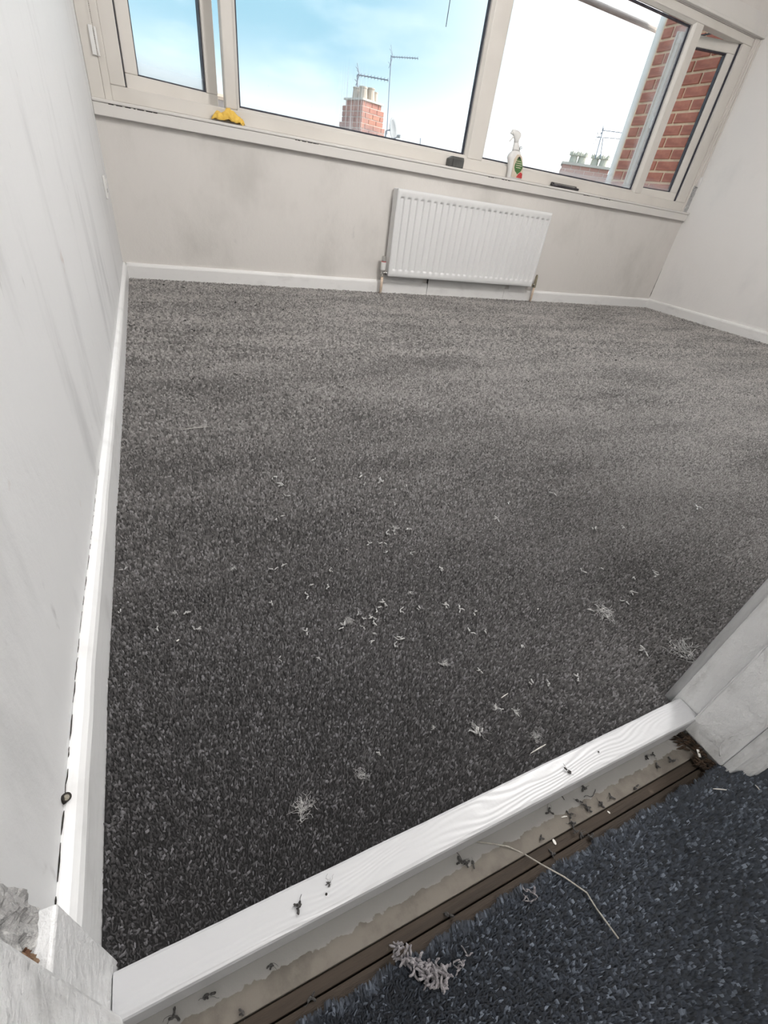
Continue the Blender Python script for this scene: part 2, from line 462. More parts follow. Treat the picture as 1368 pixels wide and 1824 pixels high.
# the plaster of the long wall bellies a little towards its near end, the skirting follows it
BOW = [(2.97, 0.0), (2.276, -0.001), (1.591, -0.003), (1.104, -0.005), (0.865, -0.007), (0.663, -0.009), (0.49, -0.009), (0.363, -0.010),
       (0.28, -0.010), (0.213, -0.009), (0.147, -0.008), (0.08, -0.007), (0.012, -0.006)]
def bow(y):
    for (a, p), (b, q) in zip(BOW, BOW[1:]):
        if a >= y >= b:
            return p + (q - p) * (a - y) / (a - b)
    return BOW[0][1] if y > BOW[0][0] else BOW[-1][1]
ys = [3.10, 2.97, 2.6, 2.276, 1.9, 1.591, 1.3, 1.104, 0.865, 0.663, 0.49, 0.363, 0.28, 0.213, 0.147, 0.08, 0.012]
wl = MB()
wl.loft([[(bow(y) - 0.0158, y, -0.05), (bow(y) - 0.0158, y, CEIL), (-0.2, y, CEIL), (-0.2, y, -0.05)] for y in ys])
wall_left = struct('wall_left', wl, M_left)
struct('wall_right', MB().box((X1, -0.1, -0.05), (X1 + 0.09, 3.09, CEIL)), M_right)
ww = MB().box((-0.0158, Y1, -0.05), (X1, 3.09, 0.745))
ww.box((-0.0158, Y1 + 0.012, 1.777), (X1, 3.09, CEIL))
wall_window = struct('wall_window', ww, M_back)
wd = MB().box((0.742, -0.088, -0.05), (X1, 0.0, CEIL)).box((-0.2, -0.088, 2.0), (0.742, 0.012, CEIL))
struct('wall_door', wd, M_plain)
struct('wall_hall_back', MB().box((-0.6, -1.6, -0.05), (1.9, -1.5, CEIL)), M_plain)
struct('wall_hall_left', MB().box((-0.55, -1.5, -0.05), (-0.45, 0.012, CEIL)).box((-0.45, -0.088, -0.05), (-0.045, 0.012, CEIL)), M_plain)
struct('wall_hall_right', MB().box((1.8, -1.5, -0.05), (1.9, -0.088, CEIL)), M_plain)

# dark cracks where the plaster has left the skirting
ck = MB()
rc = random.Random(3)
y = 0.015
while y < 0.75:
    L = rc.uniform(0.008, 0.035) * (1 + y)
    x = bow(y) - 0.0156
    n = 4
    pts = [(x + rc.uniform(-0.0003, 0.0004), y + L * k / n, 0.0795 + rc.uniform(-0.0006, 0.0006)) for k in range(n + 1)]
    hw = [0.0003] + [rc.uniform(0.0003, 0.0008) * (1.1 - y) for _ in range(n - 1)] + [0.0003]
    ck.tube(pts, hw, 5)
    y += L + rc.uniform(0.001, 0.010) * (1 + 3 * y)
ck.build('crack', M_dark, wall_left)
ckr = MB().tube([(X1 - 0.0005, Y1 - 0.0005, 0.09 + 0.03 * k) for k in range(9)], [0.001, 0.004, 0.002, 0.003, 0.0015, 0.002, 0.0012, 0.001, 0.0005], 5)
ckr.build('crack', M_dark, wall_window)
# the drilled hole with an old plug in it, at the top of the skirting
hx, hy = bow(0.125) - 0.0128, 0.124
pl = MB()
pl.tube([(hx - 0.004, hy, 0.0800), (hx + 0.0012, hy - 0.0015, 0.0868)], 0.0040, 16)
hole = pl.build('plug_hole', M_dark, wall_left)
MB().tube([(hx - 0.003, hy, 0.0790), (hx + 0.0010, hy - 0.0021, 0.0872)], 0.0025, 12).build('wall_plug', mat('old_plug', (0.30, 0.28, 0.23), 0.7, 0.3, ((300, 300, 300), 2, (0.15, 0.14, 0.11), 0.4, 0.6)), hole)

# baseboards
def skirt_ring(pt, nrm, h=0.079, t=0.0155):
    """profile: flat face, rounded shoulder, sloping painted top"""
    pr = [(0, -0.012), (t, -0.012), (t, h - 0.016), (t - 0.002, h - 0.009), (t - 0.006, h - 0.003), (0.002, h), (0, h)]
    return [(pt[0] + nrm[0] * a, pt[1] + nrm[1] * a, z) for a, z in pr]
bl = MB()
ysk = [2.965, 2.6, 2.276, 1.9, 1.591, 1.3, 1.104, 0.98, 0.865, 0.76, 0.663, 0.57, 0.49, 0.42, 0.363, 0.28, 0.213, 0.147, 0.08, 0.012]
bl.loft([skirt_ring((bow(y) - 0.0158 + 0.0004 * math.sin(37 * y), y), (1, 0)) for y in ysk])
struct('baseboard_left', bl, M_gloss)
br = MB().loft([skirt_ring((X1, y), (-1, 0)) for y in (2.965, 2.0, 1.0, 0.0)])
struct('baseboard_right', br, M_skirt)
bw = empty('baseboard_window', (0, Y1, 0))
tag(bw, kind='structure')
for a, b, h in ((0.0, 1.9055, 0.079), (1.9095, 2.598, 0.115), (2.6005, X1 - 0.0155, 0.079)):
    MB().loft([skirt_ring((x, Y1), (0, -1), h) for x in (a, a + (b - a) * 0.5, b)]).build('board', M_skirt, bw, world=True)
MB().box((1.54, Y1 - 0.0175, 0.066), (1.862, Y1 - 0.001, 0.118)).build('filler_strip', M_skirt, bw, 0.002, world=True)
MB().box((2.64, Y1 - 0.0175, 0.060), (2.80, Y1 - 0.001, 0.110)).build('filler_strip', M_skirt, bw, 0.002, world=True)
MB().box((1.9055, Y1 - 0.010, -0.01), (1.9095, Y1 - 0.001, 0.11)).build('joint_gap', M_dark, bw, world=True)

# ------------------------------------------------------------------ the window
win = tag(empty('window_1', (2.14, 2.95, SILL)), kind='structure')
YF, YB = 2.982, 3.052            # inner and outer face of the fixed frame
def wpart(name, mb, m, bevel=0.0, parent=None):
    return mb.build(name, m, parent or win, bevel, world=parent is None)
# sill board with its nosing and the fascia under it
sb = MB().box((-0.0155, 2.9305, SILL - 0.013), (X1 - 0.0005, 2.983, SILL))
sill = wpart('sill_board', sb, M_sill, 0.004)
wpart('sill_fascia', MB().box((-0.0155, 2.9345, 0.689), (X1 - 0.012, Y1 - 0.0005, SILL - 0.0135)), M_sill, 0.003)
rc = random.Random(5)
gaps = MB()
for x0, x1 in ((0.05, 0.26), (0.93, 0.99), (1.00, 1.06), (2.22, 2.28), (2.33, 2.40), (3.08, 3.14), (3.25, 3.36)):
    x = x0
    while x < x1:
        L = rc.uniform(0.008, 0.03)
        gaps.box((x, 2.9337, SILL - 0.0165), (min(x + L, x1), 2.936, SILL - 0.0132))
        x += L + rc.uniform(0.002, 0.012)
wpart('sill_gap', gaps, M_dark)
# outer frame, mullions
def bar(x0, x1, z0, z1, y0=YF, y1=YB):
    return MB().box((x0, y0, z0), (x1, y1, z1))
wpart('frame_rail', bar(0.070, 4.252, WB - 0.006, 0.810), M_upvc, 0.004)
wpart('frame_rail', bar(0.070, 4.252, 1.735, WT), M_upvc, 0.004)
wpart('frame_stile', bar(0.070, 0.134, 0.810, 1.735), M_upvc, 0.004)
wpart('frame_stile', bar(4.155, 4.252, 0.810, 1.735), M_upvc, 0.004)
wpart('mullion', bar(0.583, 0.640, 0.810, 1.735), M_upvc, 0.006)
wpart('mullion', bar(2.062, 2.174, 0.810, 1.735), M_upvc, 0.004)
wpart('mullion', bar(3.636, 3.708, 0.810, 1.735), M_upvc, 0.004)
# glazing beads: the sloped inner edge round the two fixed panes
def bead(x0, x1, z0, z1, d=0.014, depth=0.02):
    mb = MB()
    a = [(x0, YF + 0.004, z0), (x1, YF + 0.004, z0), (x1, YF + 0.004, z1), (x0, YF + 0.004, z1)]
    b = [(x0 + d, YF + depth, z0 + d), (x1 - d, YF + depth, z0 + d), (x1 - d, YF + depth, z1 - d), (x0 + d, YF + depth, z1 - d)]
    c = [(x0 + d, YF + depth + 0.012, z0 + d), (x1 - d, YF + depth + 0.012, z0 + d), (x1 - d, YF + depth + 0.012, z1 - d), (x0 + d, YF + depth + 0.012, z1 - d)]
    e = [(x, YF + depth + 0.012, z) for x, _, z in a]
    mb.v = a + b + c + e
    for k in range(4):
        j = (k + 1) % 4
        mb.f += [(k, j, 4 + j, 4 + k), (4 + k, 4 + j, 8 + j, 8 + k), (8 + k, 8 + j, 12 + j, 12 + k), (12 + k, 12 + j, j, k)]
    return mb
def ringbar(x0, x1, z0, z1, t, y0, y1):
    return (MB().box((x0, y0, z0), (x1, y1, z0 + t)).box((x0, y0, z1 - t), (x1, y1, z1))
            .box((x0, y0, z0 + t), (x0 + t, y1, z1 - t)).box((x1 - t, y0, z0 + t), (x1, y1, z1 - t)))
for (x0, x1), gm in (((0.640, 2.062), M_glass_wet), ((2.174, 3.636), M_glass_haze)):
    wpart('glazing_bead', bead(x0, x1, 0.810, 1.735), M_upvc)
    wpart('spacer_bar', ringbar(x0 + 0.0145, x1 - 0.0145, 0.8245, 1.7205, 0.008, 3.016, 3.034), M_rubber)
    wpart('glass_pane', MB().box((x0 + 0.012, 3.0225, 0.822), (x1 - 0.012, 3.0265, 1.723)), gm)

# two opening sashes, hung at their outer ends and pushed out
def sash(hx, width, ang, sgn, gm, z0=0.806, z1=1.739):
    """local x runs away from the hinge"""
    s = empty('sash', (hx, 3.012, 0), 0)
    s.parent = win
    s.matrix_parent_inverse = Matrix.Translation(win.location).inverted()
    s.rotation_euler = (0, 0, sgn * ang)
    W = width * sgn
    t = 0.058
    def bx(a, b, c, d, y0, y1):
        return MB().box((min(a, b), y0, c), (max(a, b), y1, d))
    k = sgn
    bx(0, W, z0, z0 + t, 0, 0.055).build('sash_rail', M_upvc, s, 0.004)
    bx(0, W, z1 - t, z1, 0, 0.055).build('sash_rail', M_upvc, s, 0.004)
    bx(0, t * k, z0 + t, z1 - t, 0, 0.055).build('sash_stile', M_upvc, s, 0.004)
    bx(W - t * k, W, z0 + t, z1 - t, 0, 0.055).build('sash_stile', M_upvc, s, 0.004)
    a, b = sorted((t * k, W - t * k))
    ringbar(a, b, z0 + t, z1 - t, 0.006, 0.012, 0.045).build('gasket', M_rubber, s)
    MB().box((a, 0.026, z0 + t), (b, 0.030, z1 - t)).build('glass_pane', gm, s)
    # overlap flange and seal round the back of the sash
    ringbar(min(0, W) - 0.012, max(0, W) + 0.012, z0 - 0.010, z1 + 0.010, 0.02, 0.046, 0.062).build('sash_flange', M_upvc, s, 0.002)
    return s
sl = sash(0.140, 0.438, math.radians(13), 1, M_glass_left)
sr = sash(4.149, 0.436, math.radians(22), -1, M_glass)
MB().box((-0.432, -0.020, 1.22), (-0.405, 0.0, 1.29)).build('lock_plate', M_whitepl, sr, 0.003)
MB().tube([(-0.418, -0.006, 1.255), (-0.418, -0.034, 1.255), (-0.418, -0.036, 1.16)], 0.008, 10).build('handle', M_whitepl, sr)
hs = MB().box((3.84, 3.03, 1.742), (3.93, 3.05, 1.752)).box((3.90, 3.05, 1.744), (3.912, 3.16, 1.75))
wpart('friction_stay', hs, M_blackpl)
# seals that show as dark lines round the openings
wpart('frame_seal', MB().box((4.149, 3.000, 0.812), (4.1548, 3.012, 1.733)).box((3.7085, 3.040, 0.812), (3.712, 3.05, 1.733)), M_rubber)
wpart('frame_seal', MB().box((0.1342, 3.000, 0.812), (0.138, 3.012, 1.733)), M_rubber)
# trims between the frame and the side walls
tl_ = tag(empty('trim_1', (0.03, 2.97, SILL)), kind='structure')
MB().box((-0.0155, 2.962, SILL + 0.0005), (0.040, 2.984, 1.777)).build('cover_strip', M_upvc, tl_, 0.003, world=True)
MB().box((0.040, 2.974, SILL + 0.0005), (0.071, 2.984, 1.777)).build('cover_strip', M_upvc, tl_, 0.003, world=True)
tr_ = tag(empty('trim_2', (4.27, 2.97, SILL)), kind='structure')
MB().box((4.252, 2.974, SILL + 0.0005), (4.270, 2.984, 1.777)).build('cover_strip', M_upvc, tr_, 0.002, world=True)
MB().box((4.270, 2.966, 0.93), (4.288, 2.984, 1.777)).build('cover_strip', M_upvc, tr_, 0.003, world=True)
MB().box((4.2885, 2.960, 0.93), (X1 - 0.0005, 2.984, 1.777)).build('cover_strip', M_upvc, tr_, 0.003, world=True)
MB().box((4.284, 2.952, 0.925), (X1 - 0.0005, 2.9655, 0.99)).build('end_stop', M_whitepl, tr_, 0.002, world=True)
rp = MB()
def rough(u, v):
    return (4.270 + 0.0325 * u, 2.972 - 0.010 * u + 0.004 * random.random(), SILL + 0.001 + 0.175 * v)
rp.grid(rough, 6, 26)
rp.build('bare_plaster', M_plaster, tr_, world=True)
# head board over the window
hb = tag(empty('trim_3', (2.1, 2.96, 1.8)), kind='structure')
MB().box((-0.0155, 2.944, 1.7805), (X1 - 0.0005, Y1 + 0.011, 1.798)).build('head_nosing', M_sill, hb, 0.004, world=True)
MB().box((-0.0155, 2.952, 1.7985), (4.262, Y1 + 0.011, 1.884)).build('head_board', M_sill, hb, 0.002, world=True)

# cord hanging inside the wide pane, chain box at the window's end
cord = MB().tube([(1.7865, 2.999, 1.735), (1.785, 2.999, 1.55), (1.781, 2.999, 1.341)], 0.0022, 6)
tag(cord.build('pull_cord', M_rubber), 'thin dark cord hanging down in front of the wide window pane', 'cord')
cb = tag(empty('blind_chain', (0.042, 2.955, 0.895)), 'white plastic holder with a beaded blind chain beside the window frame', 'blind chain')
MB().box((-0.019, -0.004, 0.0), (-0.001, 0.0065, 0.095)).build('holder', M_whitepl, cb, 0.002)
MB().box((0.001, -0.004, 0.0), (0.010, 0.0065, 0.092)).build('holder', M_whitepl, cb, 0.002)
chn = MB()
for k in range(150):
    z = 0.004 + k * 0.0056
    if z > 0.875: break
    chn.tube([(0.0, -0.006, z), (0.0, -0.006, z + 0.0018), (0.0, -0.006, z + 0.0036)], [0.0009, 0.0020, 0.0009], 5)
chn.build('bead_chain', mat('bead_chain', (0.55, 0.50, 0.45), 0.4, 0.5, ((90, 90, 90), 2, (0.3, 0.27, 0.25), 0.4, 0.6)), cb)

# socket plate low on the long wall near the window
so = tag(empty('wall_socket', (bow(2.6) - 0.0157, 2.606, 0.43)), 'white wall socket plate low on the wall by the window corner', 'socket')
MB().box((0, -0.045, -0.042), (0.009, 0.045, 0.042)).build('plate', M_whitepl, so, 0.003)
MB().box((0.0085, -0.03, 0.012), (0.0125, -0.012, 0.03)).build('switch', M_whitepl, so, 0.001)
MB().box((0.0085, 0.012, 0.012), (0.0125, 0.03, 0.03)).build('switch', M_whitepl, so, 0.001)
for y_ in (-0.024, 0.018):
    MB().box((0.0086, y_, -0.02), (0.0094, y_ + 0.006, -0.006)).build('slot', M_dark, so)

# ------------------------------------------------------------------ radiator
RX0, RX1, RZ0, RZ1, RYF = 1.557, 2.800, 0.116, 0.596, 2.884
rad = tag(empty('radiator', ((RX0 + RX1) / 2, 2.91, RZ0)), 'white ribbed panel radiator fixed to the wall under the window', 'radiator')
NF = 26
PX0, PX1 = 1.5935, 2.7735
pitch = (PX1 - PX0) / (NF - 1)
def prof(x, z):
    if not (PX0 - 0.5 * pitch < x < PX1 + 0.5 * pitch): return 0.0
    u = (x - PX0) / pitch
    c = abs(u - round(u)) * pitch
    a = 1.0 - min(1.0, max(0.0, (c - 0.008) / 0.0075))
    a = a * a * (3 - 2 * a)
    e = min(z - 0.150, 0.562 - z)
    b = min(1.0, max(0.0, e / 0.014))
    return 0.0120 * a * b * b * (3 - 2 * b)
xs = [RX0, RX0 + 0.004]
for k in range(NF):
    c = PX0 + k * pitch
    xs += [c - 0.0225, c - 0.0155, c - 0.0118, c - 0.008, c, c + 0.008, c + 0.0118, c + 0.0155]
xs += [PX1 + 0.0225, RX1 - 0.004, RX1]
zs = [RZ0, RZ0 + 0.004, 0.135, 0.150, 0.154, 0.159, 0.164, 0.25, 0.36, 0.46, 0.548, 0.553, 0.558, 0.562, 0.58, RZ1 - 0.004, RZ1]
pm = MB()
nx, nz = len(xs), len(zs)
for j, z in enumerate(zs):
    for i, x in enumerate(xs):
        rim = 0.003 if (i in (0, nx - 1) or j in (0, nz - 1)) else 0.0
        pm.v.append((x, RYF + prof(x, z) + rim, z))
pm.f = [(j * nx + i, j * nx + i + 1, (j + 1) * nx + i + 1, (j + 1) * nx + i) for j in range(nz - 1) for i in range(nx - 1)]
pm.box((RX0, RYF + 0.010, RZ0), (RX1, RYF + 0.013, RZ1))
fp = pm.build('front_panel', M_rad, rad, smooth=True, world=True)
fp.data.set_sharp_from_angle(angle=math.radians(50))
MB().box((RX0 + 0.01, 2.936, RZ0 + 0.004), (RX1 - 0.01, 2.950, RZ1 - 0.006)).build('back_panel', M_rad, rad, 0.003, world=True)
tg = MB().box((RX0, RYF + 0.003, RZ1 - 0.004), (RX1, RYF + 0.009, RZ1 + 0.003)).box((RX0, 2.942, RZ1 - 0.004), (RX1, 2.948, RZ1 + 0.003))
for k in range(60):
    x = RX0 + 0.01 + k * (RX1 - RX0 - 0.03) / 59
    tg.box((x, RYF + 0.009, RZ1 - 0.003), (x + 0.012, 2.942, RZ1))
tg.build('top_grille', M_rad, rad, world=True)
for x in (RX0 - 0.002, RX1 - 0.001):
    MB().box((x, RYF + 0.005, RZ0 + 0.004), (x + 0.003, 2.949, RZ1)).build('side_panel', M_rad, rad, 0.001, world=True)
MB().tube([(RX0 + 0.01, 2.905, RZ0 + 0.010), (RX1 - 0.01, 2.905, RZ0 + 0.010)], 0.011, 10).build('bottom_channel', M_rad, rad, smooth=True, world=True)
for x in (1.75, 2.60):
    MB().box((x, 2.950, 0.16), (x + 0.03, Y1 - 0.0005, 0.56)).build('bracket', M_rad, rad, world=True)
# thermostatic valve with its pipe
vx, vy = 1.5255, 2.915
va = tag(empty('thermostatic_valve', (vx, vy, 0.0)), 'white and chrome thermostatic valve on a painted pipe at the radiator foot', 'valve')
MB().tube([(0, 0, -0.008), (0.0, 0, 0.06), (0, 0, 0.112)], 0.0095, 12).build('pipe', M_pipe, va, smooth=True)
vb = MB().tube([(0, 0, 0.108), (0, 0, 0.118), (0, 0, 0.119), (0, 0, 0.140)], [0.014, 0.014, 0.010, 0.010], 12)
vb.tube([(0.0, 0, 0.130), (0.029, -0.004, 0.130)], 0.008, 10)
vb.build('valve_body', M_chrome, va)
MB().tube([(0.010, -0.004, 0.130), (0.020, -0.004, 0.130)], 0.013, 6).build('union_nut', M_chrome, va)
MB().tube([(0, 0, 0.146), (0, 0, 0.150), (0, 0, 0.190), (0, 0, 0.194)], [0.014, 0.0165, 0.0165, 0.015], 16).build('valve_head', M_whitepl, va, smooth=False)
MB().tube([(0, 0, 0.1945), (0, 0, 0.1985)], 0.0162, 16).build('red_ring', M_red, va)
cp = MB().tube([(0, 0, 0.199), (0, 0, 0.224), (0, 0, 0.229)], [0.0160, 0.0150, 0.011], 16)
cp.build('chrome_cap', M_chrome, va)
lx = 2.853
lv = tag(empty('lockshield_valve', (lx, 2.915, 0.0)), 'dull metal lockshield valve and bare pipe at the radiator foot', 'valve')
MB().tube([(0.004, 0, -0.008), (0.002, 0, 0.06), (0, 0, 0.112)], 0.0085, 12).build('pipe', M_pipe, lv, smooth=True)
lb = MB().tube([(0, 0, 0.108), (0, 0, 0.135)], 0.0125, 8).tube([(0, 0, 0.122), (-0.048, -0.003, 0.130)], 0.0075, 10)
lb.build('valve_body', M_brass, lv)
MB().tube([(0, 0, 0.135), (0, 0, 0.142), (-0.002, 0, 0.185), (-0.003, 0, 0.198)], [0.011, 0.0105, 0.0095, 0.006], 12).build('lockshield_cap', M_brass, lv)
MB().tube([(-0.012, -0.002, 0.124), (-0.022, -0.002, 0.126)], 0.0125, 6).build('union_nut', M_chrome, lv)

# ------------------------------------------------------------------ things on the sill
# crumpled yellow cloth
from mathutils import noise as mnoise
cl_ = MB()
def clothpt(u, v):
    a, r = u * 2 * math.pi, (v * 1.25 if v < 0.8 else 1.0 + (v - 0.8) * 0.15)
    ex = 0.080 * math.cos(a) * min(1, r)
    ey = 0.022 * math.sin(a) * min(1, r)
    hump = 0.052 * math.exp(-((ex - 0.004) / 0.034) ** 2) + 0.034 * math.exp(-((ex + 0.055) / 0.026) ** 2) + 0.024 * math.exp(-((ex - 0.055) / 0.028) ** 2)
    fold = math.sin(a * 7 + 3.5 * mnoise.noise((ex * 40, ey * 60, 1.3))) * 0.0075 * min(1, r * 1.3)
    n = mnoise.noise((ex * 45, ey * 80, 4.1)) * 0.012 + mnoise.noise((ex * 110, ey * 140, 9.1)) * 0.005
    z = max(0.0012, hump * (1 - 0.55 * min(1, r) ** 2) + fold + n * (1 - 0.5 * r) + 0.004)
    if r > 0.98:
        z = max(0.0008, z * 0.45)
    return (ex + fold * 0.9, ey + fold * 0.4 + 0.15 * n, z)
cl_.grid(clothpt, 72, 20)
clo = cl_.build('cleaning_cloth', M_cloth, smooth=True)
clo.location = (0.585, 2.955, SILL + 0.0005)
sd = clo.modifiers.new('thickness', 'SOLIDIFY')
sd.thickness = 0.0015
tag(clo, 'crumpled yellow duster cloth lying on the white window sill', 'cloth')

# trigger spray bottle
bo = tag(empty('spray_bottle', (2.437, 2.957, SILL), 0.0), 'white trigger spray bottle with green and red label on the sill', 'bottle')
def bring(z, cx, hw, hd, n=20, p=3.0):
    rg = []
    for k in range(n):
        a = 2 * math.pi * k / n
        c, s_ = math.cos(a), math.sin(a)
        rg.append((cx + hw * math.copysign(abs(c) ** (2 / p), c), hd * math.copysign(abs(s_) ** (2 / p), s_), z))
    return rg
BP = [(0.0005, 0.002, 0.054, 0.021), (0.004, 0.002, 0.057, 0.023), (0.03, -0.001, 0.054, 0.023), (0.06, -0.010, 0.051, 0.023), (0.085, -0.020, 0.053, 0.023), (0.105, -0.030, 0.054, 0.023),
      (0.118, -0.031, 0.051, 0.022), (0.130, -0.030, 0.043, 0.020), (0.139, -0.029, 0.033, 0.018), (0.144, -0.028, 0.029, 0.017)]
MB().loft([bring(*b) for b in BP]).build('body', M_whitepl, bo, smooth=True)
MB().loft([bring(z, c, h, d, p=2.2) for z, c, h, d in ((0.1445, -0.030, 0.030, 0.0175), (0.155, -0.032, 0.028, 0.0175), (0.172, -0.038, 0.022, 0.016), (0.184, -0.042, 0.017, 0.014))]).build('collar', M_whitepl, bo, smooth=True)
hd_ = MB().loft([bring(z, c, h, d, p=2.4) for z, c, h, d in ((0.184, -0.044, 0.016, 0.012), (0.200, -0.046, 0.018, 0.012), (0.214, -0.050, 0.030, 0.013), (0.226, -0.058, 0.038, 0.013), (0.236, -0.064, 0.036, 0.012), (0.243, -0.072, 0.024, 0.009), (0.245, -0.076, 0.010, 0.004))])
hd_.build('spray_head', M_whitepl, bo, smooth=True)
MB().tube([(-0.090, 0, 0.225), (-0.103, 0, 0.226)], [0.007, 0.0055], 10).build('nozzle', M_whitepl, bo)
MB().tube([(-0.072, 0, 0.218), (-0.080, 0, 0.206), (-0.090, 0, 0.193), (-0.099, 0, 0.184)], [0.0055, 0.005, 0.0045, 0.003], 8).build('trigger', M_whitepl, bo, smooth=True)
def patch(pts, y, name, m, parent):
    n = len(pts)
    mb = MB()
    mb.v = [(x, y, z) for x, z in pts] + [(x, y + 0.0015, z) for x, z in pts]
    mb.f = [tuple(range(n)), tuple(range(2 * n - 1, n - 1, -1))] + [(k, n + k, n + (k + 1) % n, (k + 1) % n) for k in range(n)]
    return mb.build(name, m, parent)
lab = patch([(-0.040, 0.008), (0.052, 0.008), (0.045, 0.05), (0.030, 0.085), (0.016, 0.116), (-0.004, 0.128), (-0.030, 0.126), (-0.046, 0.10), (-0.042, 0.06)], -0.0242, 'label', M_cream, bo)
patch([(0.004, 0.026), (0.030, 0.045), (0.037, 0.066), (0.024, 0.086), (0.014, 0.100), (0.006, 0.110), (-0.008, 0.118), (-0.020, 0.112), (-0.024, 0.096), (-0.030, 0.080), (-0.032, 0.060), (-0.020, 0.042)], -0.0247, 'leaf_print', M_green, lab)
patch([(-0.014, 0.104), (0.004, 0.104), (0.000, 0.115), (-0.009, 0.119), (-0.016, 0.113)], -0.0250, 'dark_print', M_ink, lab)
patch([(0.002, 0.009), (0.051, 0.009), (0.046, 0.034), (0.028, 0.040), (0.012, 0.027)], -0.0250, 'red_print', M_red, lab)
for k, (x0, x1) in enumerate(((-0.024, 0.012), (-0.026, 0.022), (-0.022, 0.026), (-0.018, 0.020))):
    z = 0.094 - k * 0.011
    MB().box((x0, -0.0254, z - 0.0016), (x1, -0.0246, z + 0.0016)).build('text_line', M_cream, lab)
for k, (x0, x1) in enumerate(((-0.024, -0.006), (-0.026, -0.004), (-0.026, -0.010))):
    MB().box((x0 + 0.004, -0.0185, 0.166 - 0.006 * k), (x1 + 0.006, -0.0165, 0.169 - 0.006 * k)).build('text_line', M_ink, bo)

# dark plastic block by the middle mullion
bk = MB()
bk.loft([[(x, y, z) for x, y in ((-0.055, -0.02), (0.052, -0.02), (0.052, 0.02), (-0.055, 0.02))] for z in (0.0, 0.040)] +
        [[(x, y, 0.054) for x, y in ((-0.030, -0.014), (0.050, -0.016), (0.050, 0.018), (-0.030, 0.016))]])
bo2 = tag(empty('plastic_block', (1.964, 2.957, SILL)), 'dark grey plastic wedge block on the sill beside the middle mullion', 'block')
bk.build('block_body', M_greypl, bo2, 0.003)
MB().box((-0.0315, -0.0215, 0.002), (-0.0285, -0.0190, 0.041)).build('joint_line', M_blackpl, bo2)
# slim black tool
to = tag(empty('scraper_bar', (2.905, 2.951, SILL)), 'slim black bar with a pale blade lying on the sill past the bottle', 'scraper')
MB().tube([(-0.125, 0, 0.009), (0.0, 0, 0.009), (0.125, 0, 0.009)], [0.009, 0.009, 0.007], 10).build('grip', M_blackpl, to, smooth=True)
MB().box((-0.125, 0.010, 0.004), (-0.100, 0.022, 0.026)).build('end_clip', M_blackpl, to, 0.003)
MB().box((0.100, 0.010, 0.002), (0.120, 0.020, 0.020)).build('end_clip', M_blackpl, to, 0.003)
MB().box((-0.100, 0.0125, 0.009), (0.100, 0.0155, 0.020)).build('blade', M_chip, to, 0.001)
MB().box((-0.120, 0.012, 0.021), (0.115, 0.0165, 0.025)).build('top_rail', M_blackpl, to, 0.001)

# ------------------------------------------------------------------ doorway
jl = tag(empty('door_1', (0.0, -0.03, 0.0)), kind='structure')
# left lining: a stub of board left standing, torn plaster above it
MB().box((-0.045, -0.0285, -0.045), (0.0065, 0.0115, 0.172)).build('lining_stub', M_jamb, jl, 0.0025, world=True)
mbt = MB()
def tornpt(u, v):
    yy = -0.032 + 0.044 * u
    zz = 0.1724 + 0.20 * v
    n = mnoise.noise((yy * 160, zz * 90, 2.2)) + 0.6 * mnoise.noise((yy * 420, zz * 300, 5.5))
    e = 1.0 if 0 < v < 1 else 0.4
    return (-0.004 + 0.0045 * n * e + 0.002 * math.sin(zz * 160), yy, zz)
mbt.grid(tornpt, 16, 60)
mbt.build('torn_plaster', M_plaster, jl, smooth=False, world=True)
mbh = MB()
def holept(u, v):
    yy = -0.026 + 0.011 * u
    zz = 0.176 + 0.026 * v
    n = mnoise.noise((yy * 500, zz * 300, 7.7))
    return (0.0005 + 0.0035 * n + 0.003 * math.sin(u * 3.1) * math.sin(v * 3.1), yy, zz)
mbh.grid(holept, 8, 14)
mbh.build('bare_patch', M_ply, jl, world=True)
MB().box((-0.060, -0.012, 0.1724), (-0.012, 0.0115, 2.0)).build('lining_core', M_plaster, jl, world=True)
MB().box((-0.045, -0.088, -0.045), (0.0145, -0.0290, 2.0)).build('lining', M_jamb, jl, 0.003, world=True)
# right lining in two steps
MB().box((0.7405, -0.030, -0.045), (0.7800, 0.0055, 2.0)).build('lining', M_jamb, jl, 0.002, world=True)
MB().box((0.7330, -0.0875, -0.012), (0.7790, -0.0305, 2.0)).build('lining', M_jamb, jl, 0.0025, world=True)
rdg = MB()
rr = random.Random(4)
rdg.tube([(0.7330, -0.0312 + rr.uniform(-0.0008, 0.0008), -0.008 + 0.012 * k) for k in range(40)], [rr.uniform(0.0006, 0.0016) for _ in range(40)], 6)
rdg.tube([(0.7330, -0.078 + rr.uniform(-0.0012, 0.0012) + 0.008 * math.sin(k * 0.35), 0.002 + 0.006 * k) for k in range(18)], [rr.uniform(0.0003, 0.0010) for _ in range(18)], 5)
rdg.build('paint_ridge', M_jamb, jl, smooth=True, world=True)
# room-side architrave edge, a rounded bead
ar = tag(empty('trim_4', (0.74, 0.006, 0)), kind='structure')
MB().tube([(0.7425, 0.0095, -0.004), (0.7425, 0.0095, 0.5), (0.7425, 0.0095, 2.0)], 0.0058, 14).build('edge_bead', M_gloss, ar, smooth=True, world=True)
MB().box((0.743, 0.004, -0.004), (0.80, 0.0150, 2.0)).build('architrave', M_gloss, ar, 0.003, world=True)
